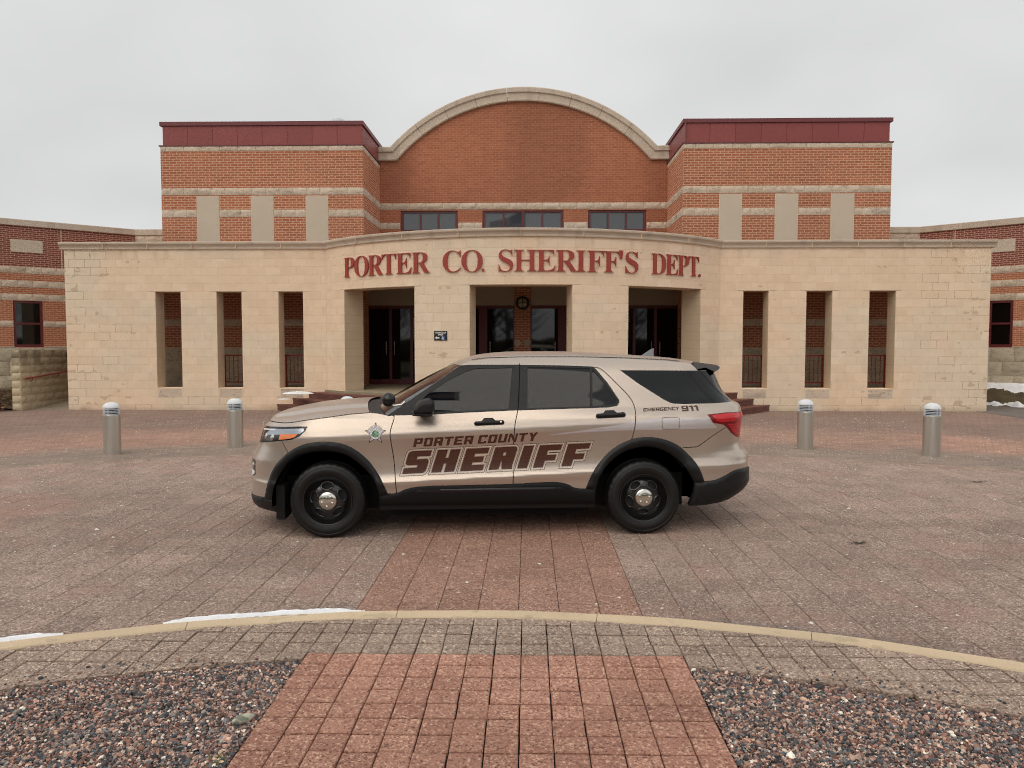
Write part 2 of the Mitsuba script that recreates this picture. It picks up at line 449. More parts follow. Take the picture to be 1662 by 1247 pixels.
# the round drive: base sheet, pavers
drive = thing('plaza', 'grey and red square pavers of the round drive under the car', kind='structure')
ring = circle(OR).difference(circle(KR)).intersection(sbox(-17, -1, 17, 14))
add(drive + '__joint_bed', slab(ring, IDENT, -.05, -.011, 2.0), 'joint', kind='structure')
PW, PD, PX0, PY0 = .283, .30, -1.20, 5.41
near, far = [], {'plaza_grey': MB(), 'plaza_red': MB()}
faru = {'plaza_grey': [], 'plaza_red': []}
kin, kout = circle(KR + .004), circle(OR - .004)
for i in range(-46, 56):
    for j in range(-10, 31):
        x0, y0 = PX0 + i * PW, PY0 + j * PD
        xm, ym = x0 + PW / 2, y0 + PD / 2
        if ym < 2.2 or abs(xm) > .74 * ym + 1.6 or abs(xm) > 14:
            continue
        r = np.hypot(xm - KC[0], ym - KC[1])
        if not KR - .22 < r < OR + .22:
            continue
        red = 0 <= i < 7
        m = 'plaza_red' if red else 'plaza_grey'
        tone = np.clip(rng.normal(.5, .28), 0, 1)
        dz = rng.normal(0, .0007)
        if KR + .22 < r < OR - .22:
            v, f = tile_uvn(x0 + .0022, x0 + PW - .0022, y0 + .0026, y0 + PD - .0026, dz, .0028, -.03)
        else:
            q = sbox(x0 + .002, y0 + .002, x0 + PW - .002, y0 + PD - .002).difference(kin).intersection(kout)
            if q.is_empty or q.area < .004 or q.geom_type != 'Polygon':
                continue
            v, f = slab(q, IDENT, -.03, dz, .2, False)
        if KR - .2 < r and ym < 8.9 and abs(xm) < .70 * ym + .25:
            near.append((ym, m, v, f, tone))
        else:
            far[m].add(v, f); faru[m].append(np.tile([tone, .5], (len(v), 1)))
near.sort(key=lambda q: q[0])
for k, (ym, m, v, f, tone) in enumerate(near):
    if k < 300:
        add(drive + '__paver', (v, f), m, uv=[tone, .5])
    else:
        far[m].add(v, f); faru[m].append(np.tile([tone, .5], (len(v), 1)))
for m in far:
    if far[m].n:
        add(drive + ('__red_paver_field' if m == 'plaza_red' else '__paver_field'), far[m].mesh(), m, uv=np.vstack(faru[m]), kind='stuff')

# the rings of small brick beyond the drive
outer = thing('forecourt', 'rings of grey and salmon brick paving before the building', kind='structure')
sheet = sbox(-15.5, 2, 15.5, 21.3).difference(circle(OR + .02))
add(outer + '__brick_paving', slab(sheet, IDENT, -.05, -.002, .6), 'outer_brick', kind='structure')
edge = MB(); eu = []
for a in np.arange(-62, 62, .80):
    a0, a1 = math.radians(a + .01), math.radians(a + .79)
    q = [KC + r * np.array([math.sin(w), math.cos(w)]) for r, w in ((OR, a0), (OR, a1), (OR + .14, a1), (OR + .14, a0))]
    v, f = slab(Polygon(q), IDENT, -.03, .0008 + rng.normal(0, .0006), 1, False)
    add(outer + '__edge_brick', (v, f), 'edge_brick', uv=[rng.random(), .5])

# kerb in segments
kerb = thing('kerb', 'curved tan concrete kerb round the near island', kind='structure')
for a in np.arange(-70, 68, 11.45):
    w = np.radians(np.linspace(a - 3.1 + .02, a - 3.1 + 11.43, 14))
    prof = [(KR, -.08), (KR - .002, .10), (KR - .022, .127), (KR - .045, .132), (KI + .01, .132), (KI, .122), (KI, -.05)]
    v = np.array([[(KC[0] + r * np.sin(t), KC[1] + r * np.cos(t), z + .002 * np.sin(t * 40)) for r, z in prof] for t in w]).reshape(-1, 3)
    n = len(prof)
    f = [(i * n + j, i * n + j + 1, (i + 1) * n + j + 1, (i + 1) * n + j) for i in range(len(w) - 1) for j in range(n - 1)]
    f += [(j, 0, 0, j + 1) for j in range(1, n - 1)] + [((len(w) - 1) * n, (len(w) - 1) * n + j, (len(w) - 1) * n + j + 1, (len(w) - 1) * n) for j in range(1, n - 1)]
    add(kerb + '__kerb_stone', (v, np.array(f)), 'kerb_stone', smooth=40, uv=[rng.random(), .5])

# island: red walk, grey border, gravel
SX0, SX1, PS, SY0, ZI = -1.24, .86, .15, 3.167, .128
walk = thing('walkway', 'red square pavers of the near walk leading to the kerb', kind='structure')
border = thing('paver_border', 'band of grey brown square pavers inside the kerb', kind='structure')
bed = circle(KI - .003).intersection(sbox(-5.5, .9, 5.2, 6)).difference(circle(GR - .01).difference(sbox(SX0 - .008, -9, SX1 + .008, 9)))
add(walk + '__joint_bed', slab(bed, IDENT, -.03, ZI - .022, 1.0), 'joint', kind='structure')
rows = np.arange(-9, 13)
kin2, gout = circle(KI - .004), circle(GR)
for i in range(-24, 36):
    for j in rows:
        x0, y0 = SX0 + i * PS, SY0 + j * .1475
        xm, ym = x0 + PS / 2, y0 + .074
        if ym < 1.9 or abs(xm) > .72 * ym + .45:
            continue
        strip = 0 <= i < 14
        r0 = np.hypot(xm - KC[0], ym - KC[1])
        if r0 > KI + .12 or (not strip and r0 < GR - .12):
            continue
        red = strip and ym < 4.20 + .02 * np.sin(i * .7)
        t, dx, dy = rng.normal(0, .004), rng.normal(0, .0012), rng.normal(0, .0012)
        g = .0032
        cut = r0 > KI - .12 or (not strip and r0 < GR + .12)
        tone = np.clip(rng.normal(.55, .2), 0, 1)
        tl = rng.normal(0, .006, 2)
        lift = lambda v: np.c_[v[:, :2], v[:, 2] + np.where(v[:, 2] > ZI - .02, tl[0] * (v[:, 0] - xm) + tl[1] * (v[:, 1] - ym), 0)]
        if cut:
            q = sbox(x0 + g, y0 + g, x0 + PS - g, y0 + .1475 - g).intersection(kin2)
            if not strip:
                q = q.difference(gout)
            if q.is_empty or q.area < .0012 or q.geom_type != 'Polygon':
                continue
            v, f = slab(q, lift, ZI - .05, ZI + rng.normal(0, .0012), .2, False)
        else:
            v, f = tile_uvn(x0 + g + dx, x0 + PS - g + dx, y0 + .006 + dy, y0 + .1475 - .006 + dy, ZI + rng.normal(0, .0014), .005, ZI - .05)
            v = lift(v)
        add((walk if red else border) + '__paver', (v, f), 'walk_red' if red else 'border_grey', uv=[tone, .5])

# gravel beds
PAL = np.array([C(62, 64, 70), C(78, 82, 88), C(48, 48, 52), C(104, 104, 106), C(128, 92, 80), C(158, 122, 106), C(178, 150, 132), C(92, 64, 56), C(140, 128, 118), C(208, 196, 184), C(70, 76, 78), C(112, 78, 66)])
PPR = np.array([.11, .09, .11, .09, .13, .12, .09, .09, .08, .03, .03, .03]); PPR /= PPR.sum()
ico = trimesh.creation.icosphere(subdivisions=1)
ICV, ICF = np.array(ico.vertices), np.array(ico.faces)
ico0 = trimesh.creation.icosahedron()
OCV = np.array([[1, 0, 0], [-1, 0, 0], [0, 1, 0], [0, -1, 0], [0, 0, 1], [0, 0, -1.0]])
OCF = np.array([[0, 2, 4], [2, 1, 4], [1, 3, 4], [3, 0, 4], [2, 0, 5], [1, 2, 5], [3, 1, 5], [0, 3, 5]])


def gravel(area, seed, label):
    g = np.random.default_rng(seed)
    add('gravel_bed_soil', slab(area, IDENT, -.03, .096, .3), 'joint', kind='structure', label='dark soil under the gravel')
    x0, y0, x1, y1 = area.bounds
    V, F, K, n = [], [], [], 0
    for layer, (zc, dens, s0) in enumerate(((.106, 11000, .0068), (.113, 14500, .0062))):
        N = int((x1 - x0) * (y1 - y0) * dens)
        P = np.c_[g.uniform(x0, x1, N), g.uniform(y0, y1, N)]
        P = P[np.abs(P[:, 0]) < .69 * P[:, 1] + .45]
        spill = np.zeros(0, bool)
        Q = P[shapely.contains_xy(area.buffer(-.006), P[:, 0], P[:, 1])]
        if layer:
            out = P[shapely.contains_xy(area.buffer(.16).difference(area.buffer(.01)), P[:, 0], P[:, 1])]
            out = out[(g.random(len(out)) < .035) & (np.hypot(out[:, 0] - KC[0], out[:, 1] - KC[1]) < KI - .05)]
            spill = np.r_[np.zeros(len(Q), bool), np.ones(len(out), bool)]
            Q = np.vstack([Q, out])
        for kp, p in enumerate(Q):
            nearb = p[1] < 4.6
            bv, bf = (OCV, OCF) if layer == 0 else (np.array(ico0.vertices), np.array(ico0.faces))
            s = s0 * np.exp(g.normal(0, .32))
            sc = s * np.array([1.25, .95, .70]) * g.uniform(.8, 1.2, 3)
            v = bv * (1 + g.normal(0, .16, (len(bv), 1))) * sc
            q = g.normal(size=4) * [1, .25, .25, 1]; q /= np.linalg.norm(q)
            a, b, c, d = q
            R = np.array([[1 - 2 * (c * c + d * d), 2 * (b * c - a * d), 2 * (b * d + a * c)], [2 * (b * c + a * d), 1 - 2 * (b * b + d * d), 2 * (c * d - a * b)], [2 * (b * d - a * c), 2 * (c * d + a * b), 1 - 2 * (b * b + c * c)]])
            z = zc + g.normal(0, .003) + .012 * (meshkit.noise(np.array([p[0] * 2.2, p[1] * 2.2, 1.0])) - .5)
            if len(spill) and spill[kp]:
                z = ZI + .004
            V.append(v @ R.T + [p[0], p[1], z]); F.append(bf + n); n += len(bv)
            col = PAL[g.choice(len(PAL), p=PPR)]
            col = (.85 * col + .15 * col.mean()) * np.array([1.03, .99, .965]) * g.uniform(.9, 1.9)
            K.append(np.tile(col, (len(bv), 1)))
    add('gravel', (np.vstack(V), np.vstack(F)), 'pebbles', color=np.clip(np.vstack(K), 0, 1), kind='stuff', label=label, cat='gravel')


inner = circle(GR - .004)
gravel(inner.intersection(sbox(-3.3, 2.45, SX0 - .004, 6)), 11, 'dark mixed pebbles filling the bed left of the red walk')
gravel(inner.intersection(sbox(SX1 + .004, 2.45, 2.95, 6)), 12, 'dark mixed pebbles filling the bed right of the red walk')
# one big pale stone on the edge of the left bed
m = trimesh.creation.icosphere(subdivisions=3)
v = np.array(m.vertices) * [.052, .024, .020] * (1 + .25 * (meshkit.fbm(np.array(m.vertices) * 1.7 + 4, 3) - .5))[:, None]
w = math.radians(42); v = v @ np.array([[math.cos(w), math.sin(w), 0], [-math.sin(w), math.cos(w), 0], [0, 0, 1]]) + [-1.31, 3.42, .135]
bs('pale_rock', mikit.proc(lambda p, n, uv: mix(c3(C(120, 124, 110)), c3(C(186, 184, 168)), smoothstep(.35, .6, fbm(p.x * 40, p.y * 40, p.z * 40)))), .8)
add('stone', (v, m.faces), 'pale_rock', smooth=True, label='large pale grey stone lying on the pebbles beside the red walk', cat='stone')

# a small weed at the walk's edge
g = np.random.default_rng(8)
mb = MB()
for _ in range(70):
    a, L = g.uniform(0, 6.28), g.uniform(.012, .034)
    b = np.array([-1.30 + g.normal(0, .018), 3.10 + g.normal(0, .022), .112])
    tip = b + [L * math.cos(a), L * math.sin(a), L * g.uniform(.5, 1.3)]
    sd = np.array([-math.sin(a), math.cos(a), 0]) * .0022
    mb.add([b - sd, b + sd, tip], [[0, 1, 2]])
bs('weed_green', C(122, 128, 72), .8, two=True)
add('weed', mb.mesh(), 'weed_green', label='tiny green weed growing at the left edge of the red walk', cat='weed')

# white grit scattered over the drive
g = np.random.default_rng(21)
P = []
while len(P) < 8500:
    x, y = g.uniform(-9, 9), 4.95 + 15 * g.random() ** 1.35
    if np.hypot(x - KC[0], y - KC[1]) < KR + .02 or abs(x) > .72 * y + .5 or y > 19.5:
        continue
    if meshkit.fbm(np.array([x * .8, y * .8, 3.0]), 3) + .10 * (x > 0) < g.uniform(.30, .66):
        continue
    P.append((x, y))
for cx, cy, s, k in ((4.9, 13.4, .5, 160), (6.7, 12.6, .45, 90), (4.4, 14.6, .7, 130), (-5.2, 13.4, .35, 50), (5.3, 11.6, .35, 60), (5.4, 15.6, .7, 120)):
    P += [(cx + g.normal(0, s), cy + g.normal(0, s * .6)) for _ in range(k)]
mb = MB()
for x, y in P:
    s = .0031 * np.exp(g.normal(0, .5)) * (1 + .05 * y)
    o = np.array([[1, 0, 0], [-1, 0, 0], [0, 1, 0], [0, -1, 0], [0, 0, .6], [0, 0, -.4]]) * g.uniform(.5, 1.4, (6, 1)) * s
    mb.add(o + [x, y, .002], [[0, 2, 4], [2, 1, 4], [1, 3, 4], [3, 0, 4]])
add('grit', mb.mesh(), 'grit', kind='stuff', label='white crumbs of road salt and snow scattered over the paving', cat='salt')


def snow_strip(a0, a1, seed):
    g = np.random.default_rng(seed)
    t = np.radians(np.linspace(a0, a1, 90))
    w = (.012 + .075 * meshkit.fbm(np.c_[t * 50, t * 0, t * 0 + seed], 4)) * np.clip(np.sin(np.linspace(0, np.pi, 90)) * 2.2, 0, 1)
    prof = [(-.030, .129), (-.022, .137), (-.004, .143), (.60, .141), (1.0, .128), (1.01, .10), (1.02, .0)]
    v = np.array([[(KC[0] + (KR + (q if q < .1 else q * wi)) * np.sin(a), KC[1] + (KR + (q if q < .1 else q * wi)) * np.cos(a), z - .014 * (1 - min(1, wi / .03))) for q, z in prof] for a, wi in zip(t, w)]).reshape(-1, 3)
    v = v + .010 * (np.stack([meshkit.noise(v * [45, 45, 9] + k * 7.3, k) for k in range(3)], -1) - .5) * [1, 1, .6]
    n = len(prof)
    return v, np.array([(i * n + j, i * n + j + 1, (i + 1) * n + j + 1, (i + 1) * n + j) for i in range(89) for j in range(n - 1)])


for a0, a1, s in ((-36, -22.0, 1), (-17.2, -6.3, 2)):
    add('snow_ridge', snow_strip(a0, a1, s), 'snow', smooth=True, cat='snow', label='thin ridge of snow along the kerb at the left edge of the photo' if s == 1 else 'thin ridge of snow along the kerb in front of the car front wheel')


def leaf(cx, cy, a, seed, label):
    g = np.random.default_rng(seed)
    o = Polygon([(math.cos(t) * (.055 + .03 * g.random()) * (1.7 if k % 2 else .7), math.sin(t) * (.022 + .012 * g.random()) * (1.3 if k % 2 else .6)) for k, t in enumerate(np.linspace(0, 2 * np.pi, 12)[:-1])])
    if not o.is_valid:
        o = o.buffer(0)
    rot = affinity.rotate(o, a)
    fn = lambda v: np.c_[v[:, 0] + cx, v[:, 1] + cy, v[:, 2] + .006 + .012 * np.abs(np.sin(v[:, 0] * 40))]
    add('dead_leaf', slab(rot, fn, 0, .002, .02), 'bark', label=label, cat='leaf')


leaf(3.07, 7.1, 10, 1, 'dark crumpled leaf on the paving just behind the car')
leaf(3.95, 6.0, 0, 2, 'dark flat leaf on the paving nearest the right foreground')
leaf(6.0, 10.3, -8, 3, 'dark leaf on the paving in front of the rightmost bollard')

# right of the building: path, soil, snow
add('path', slab(Polygon([(12.2, 18.2), (26, 18.2), (26, 26), (14.6, 24.2), (12.2, 23.6)]), IDENT, -.06, .003, 2), 'asphalt', kind='structure', label='grey asphalt path right of the building')


def mound(poly, h, seed, step=.12):
    P, f, loops = tri(poly, step)
    d = shapely.distance(shapely.points(P), poly.boundary)
    z = h * np.clip(d / .3, 0, 1) ** .7 * (.4 + 1.2 * meshkit.fbm(np.c_[P * 3.5, np.full(len(P), seed)], 3))
    return np.c_[P, z + .016], f


def rag(pts, seed, amp=.2):
    """A ragged outline through the points."""
    l = LineString(pts + pts[:1])
    q = [np.array(l.interpolate(s).coords[0]) for s in np.arange(0, l.length, .18)]
    return Polygon([p + amp * (np.array([meshkit.fbm(np.array([p[0] * 1.7, p[1] * 1.7, seed])), meshkit.fbm(np.array([p[0] * 1.7, p[1] * 1.7, seed + 9]))]) - .5) * 2 for p in q]).buffer(0)


BD, BN, BP = np.array([.74, -.673]) / np.hypot(.74, .673), np.array([-.673, -.74]) / np.hypot(.74, .673), np.array([12.955, 26.0])


def bank_sheet(s0, s1, d0, d1, lift, n=(90, 40)):
    S_, D_ = np.meshgrid(np.linspace(s0, s1, n[0]), np.linspace(d0, d1, n[1]), indexing='ij')
    P = BP + S_[..., None] * BD + D_[..., None] * BN
    t = np.clip(D_ / 1.85, 0, 1)
    z = .56 * (1 - t * t * (3 - 2 * t)) + .07 * (meshkit.fbm(np.stack([P[..., 0] * 5, P[..., 1] * 5, 0 * t], -1), 3) - .5)
    z = z + lift(P, S_, D_) - .12 * np.clip((D_ - 1.7) / .2, 0, 1)
    v = np.concatenate([P, z[..., None]], -1).reshape(-1, 3)
    f = np.array([(i * n[1] + j, i * n[1] + j + 1, (i + 1) * n[1] + j + 1, (i + 1) * n[1] + j) for i in range(n[0] - 1) for j in range(n[1] - 1)])
    return v, f


fz = lambda P, q, k: meshkit.fbm(np.stack([P[..., 0] * q, P[..., 1] * q, np.full(P.shape[:2], k)], -1), 4)
add('soil_bank', bank_sheet(1.2, 8, 0, 1.95, lambda P, S_, D_: 0 * D_), 'earth', smooth=True, kind='structure', label='brown planted soil bank at the foot of the right side wing')
add('snow_patch', bank_sheet(1.2, 6, 0, 1.1, lambda P, S_, D_: .11 * (fz(P, 3, 2.) - .42) + .07 * (1 - D_ / .55), (140, 70)), 'snow', smooth=True, cat='snow', label='snow lying along the stone base of the right side wing')
add('snow_patch', bank_sheet(1.6, 6, 1.2, 1.95, lambda P, S_, D_: .30 * (fz(P, 5, 6.) - .50) + .05 - .35 * np.abs(D_ - 1.66), (140, 50)), 'snow', smooth=True, cat='snow', label='ragged strip of snow between asphalt path and soil at right edge')
v, f = mound(rag([(12.3, 18.9), (12.9, 18.5), (14.4, 18.3), (14.8, 18.9), (13.1, 19.25)], 6), .05, 6)
add('snow_patch', (v, f), 'snow', smooth=True, label='small white snow patch on the asphalt at right edge', cat='snow')

# left of the building: bank of dead leaves
bank = Polygon([(-14.15, 20.9), (-18, 19.2), (-22, 20), (-22, 27), (-14.2, 25.6)])
P, f, _ = tri(bank, .25)
hz = lambda x, y: .02 + .20 * np.clip((-14.1 - x) / 1.0, 0, 1) * np.clip((y - 19.6) / 1.5, 0, 1) + .33 * np.clip((y - 21.2) / 3, 0, 1)
add('leafy_bank', (np.c_[P, hz(P[:, 0], P[:, 1])], f), 'earth', smooth=True, kind='structure', label='brown soil bank left of the ramp wall')
g = np.random.default_rng(5)
V, F, K, n = [], [], [], 0
LC = [C(96, 62, 44), C(122, 82, 58), C(70, 48, 36), C(146, 104, 76), C(84, 58, 50)]
for _ in range(1500):
    x, y = g.uniform(-16.6, -14.15), g.uniform(20.2, 23.0)
    a = g.uniform(0, 6.3); s = g.uniform(.03, .06)
    q = np.array([[-1, 0, 0], [0, -.6, g.uniform(-.3, .5)], [1, 0, g.uniform(-.2, .4)], [0, .6, g.uniform(-.3, .5)]]) * s
    q = q @ np.array([[math.cos(a), math.sin(a), 0], [-math.sin(a), math.cos(a), 0], [0, 0, 1]])
    V.append(q + [x, y, hz(x, y) + .02 + .05 * g.random()]); F.append(np.array([[0, 1, 2], [0, 2, 3]]) + n); n += 4
    K.append(np.tile(np.array(LC[g.integers(5)]) * g.uniform(.7, 1.2), (4, 1)))
add('leaf_litter', (np.vstack(V), np.vstack(F)), 'leaves', color=np.vstack(K), kind='stuff', label='brown dead leaves heaped beside the ramp wall at the left edge', cat='leaves')

# ------------------------------------------------------------------ the portico: two wings and a bowed middle
ZT, HC, LB, SILL, LINT = 4.44, .2233, .442, .60, 3.28
BR = 7.25
BC = np.array([XC, 18.75 + BR])
BU = math.asin(5.37 / BR) * BR


def bow(v):
    v = np.asarray(v, float)
    th = v[..., 0] / BR
    r = BR + v[..., 2]
    return np.stack([BC[0] + r * np.sin(th), BC[1] - r * np.cos(th), v[..., 1]], -1)


wing_fn = frame((XC, WY), (1, 0))


def block_wall(name, label, fn, u0, u1, openings, thick, group, bottom=0.0, seed=1, panels=True):
    g = np.random.default_rng(seed)
    w = thing(name, label, 'wall', group)
    full = sbox(u0, bottom - .1, u1, ZT)
    holes = unary_union([sbox(*o) for o in openings])
    add(w + '__core', slab(full.difference(holes), fn, -thick, -.004, .30), 'block_core')
    field, fu = MB(), []
    k0 = math.ceil((bottom - SILL) / HC) - 1
    stuff_n = 0
    pieces = []
    for k in range(k0, 19):
        z0, z1 = max(SILL + k * HC, bottom - .02), min(SILL + (k + 1) * HC, ZT)
        if z1 - z0 < .03:
            continue
        off = (k % 2) * .5 + (.13 if k % 3 == 0 else 0)
        us = [u0] + [u for u in (math.floor(u0 / LB) + np.arange(0, 60) + off) * LB if u0 + .08 < u < u1 - .08] + [u1]
        for a, b in zip(us[:-1], us[1:]):
            segs = [(a, b)]
            for o in openings:
                if z0 < o[3] - .02 and z1 > o[1] + .02:
                    segs = [s for p, q in segs for s in ((p, min(q, o[0])), (max(p, o[2]), q)) if s[1] - s[0] > .03]
            for p, q in segs:
                pieces.append((p, q, z0, z1))
    for p, q, z0, z1 in pieces:
        xm = abs((p + q) / 2)
        loose = (xm > 11.0 or z0 < .30) and g.random() < .45
        gu, gv = (.010, .009) if loose else (.0052, .0045)
        d = g.normal(.0005, .0006)
        e0 = 0 if abs(p - u0) < 1e-6 else gu * .5
        if fn is bow:
            n = 3
            v = []
            for c, dd in ((.003, d), (0, d - .003), (0, -.008)):
                v += [(p + e0 + c + (q - p - gu - 2 * c) * i / (n - 1), z0 + gv * .5 + c, dd) for i in range(n)] + [(p + e0 + c + (q - p - gu - 2 * c) * i / (n - 1), z1 - gv * .5 - c, dd) for i in range(n - 1, -1, -1)]
            m = 2 * n
            f = [(i, i + 1, m - 2 - i, m - 1 - i) for i in range(n - 1)]
            f += [(r * m + m + i, r * m + m + (i + 1) % m, r * m + (i + 1) % m, r * m + i) for r in range(2) for i in range(m)]
            v, f = np.array(v), np.array(f)
        else:
            v, f = tile_uvn(p + e0, q - gu * .5, z0 + gv * .5, z1 - gv * .5, d, .003, -.008)
        tone = np.clip(g.normal(.5, .22), 0, 1)
        if loose and g.random() < .55:
            add(w + '__open_joint', slab(sbox(p - .002, z0 - .001, q + .002, z1 + .001), fn, -.02, -.0028, .3), 'stain_joint')
        if z0 < (.9 if fn is bow else -1):
            field.add(fn(v), f); fu.append(np.tile([tone, .5], (len(v), 1)))
        else:
            add(w + '__block', (fn(v), f), 'block', uv=[tone, .5])
    if field.n:
        add(w + '__block_field', field.mesh(), 'block', uv=np.vstack(fu), kind='stuff')
    return w


CORN = [(0.0, 4.435), (.045, 4.437), (.052, 4.452), (.052, 4.466), (.036, 4.472), (.040, 4.49), (.062, 4.53), (.10, 4.562), (.112, 4.572), (.118, 4.60), (.118, 4.622), (.106, 4.632), (-.62, 4.634), (-.62, 4.435)]


def cornice(w, fn, u0, u1, L, n):
    us = np.linspace(u0, u1, max(1, round((u1 - u0) / L)) + 1)
    for a, b in zip(us[:-1], us[1:]):
        uu = np.linspace(a + .004, b - .004, n)
        v = np.array([[(u, z, o) for o, z in CORN] for u in uu]).reshape(-1, 3)
        m = len(CORN)
        f = [(i * m + j, (i + 1) * m + j, (i + 1) * m + (j + 1) % m, i * m + (j + 1) % m) for i in range(n - 1) for j in range(m)]
        f = [x for q in f for x in ((q[0], q[1], q[2]), (q[0], q[2], q[3]))]
        cf = cap_faces(CORN); f = np.array(f)
        f = np.vstack([f, cf, cf[:, ::-1] + (n - 1) * m])
        add(w + '__cornice', (fn(v), f), 'limestone', uv=[rng.random(), .5])
        add(w + '__joint', (lambda q: q)(slab(sbox(b - .004, 4.44, b + .004, 4.633), fn, -.5, .108, .3)), 'caulk')


OPN = [(9.43, SILL, 10.135, LINT), (7.735, SILL, 8.43, LINT), (6.03, SILL, 6.71, LINT)]
for side in (-1, 1):
    op = [(min(side * o[0], side * o[2]), o[1], max(side * o[0], side * o[2]), o[3]) for o in OPN]
    u0, u1 = sorted((side * 5.37, side * 12.66))
    wl = ('left' if side < 0 else 'right')
    w = block_wall('wing_wall', f'tan painted block wing wall with three tall slots on the {wl} of the bowed entrance', wing_fn, u0, u1, op, .48, 'wing walls beside the entrance', seed=3 + side)
    cornice(w, wing_fn, u0 - (.1 if side < 0 else 0), u1 + (.1 if side > 0 else 0), 1.32, 2)
    for o in op:
        mb = MB()
        add(w + '__sill', slab(sbox(o[0] + .03, .345, o[2] - .03, SILL - .012), wing_fn, -.2, .004, .4), 'stone_split', uv=[.6, .5])
        add(w + '__sill_cap', slab(sbox(o[0] - .02, SILL - .012, o[2] + .02, SILL + .012), wing_fn, -.49, .012, .4), 'block', uv=[.9, .5])
        for e in (o[0] + .012, o[2] - .012):
            add(w + '__caulk_line', slab(sbox(e - .010, .345, e + .010, SILL - .012), wing_fn, -.02, .004, .4), 'caulk')
        add(w + '__lintel_line', slab(sbox(o[0] - .17, LINT - .004, o[2] + .17, LINT + .004), wing_fn, -.02, .0035, .4), 'stain_joint')
    add(w + '__caulk_line', slab(sbox(side * 5.385 - .013, 0, side * 5.385 + .013, ZT), wing_fn, -.02, .006, .6), 'caulk')
BOPN = [(-5.155, .4, -2.735, LINT), (-1.26, .4, 1.26, LINT), (2.735, .4, 5.155, LINT)]
bw = block_wall('bow_wall', 'curved tan painted block entrance wall with three wide doorways', bow, -BU, BU, BOPN, .62, None, seed=9)
cornice(bw, bow, -BU - .02, BU + .02, 1.51, 9)
for o in BOPN:
    add(bw + '__lintel_line', slab(sbox(o[0] - .2, LINT - .005, o[2] + .2, LINT + .004), bow, -.02, .0035, .3), 'stain_joint')

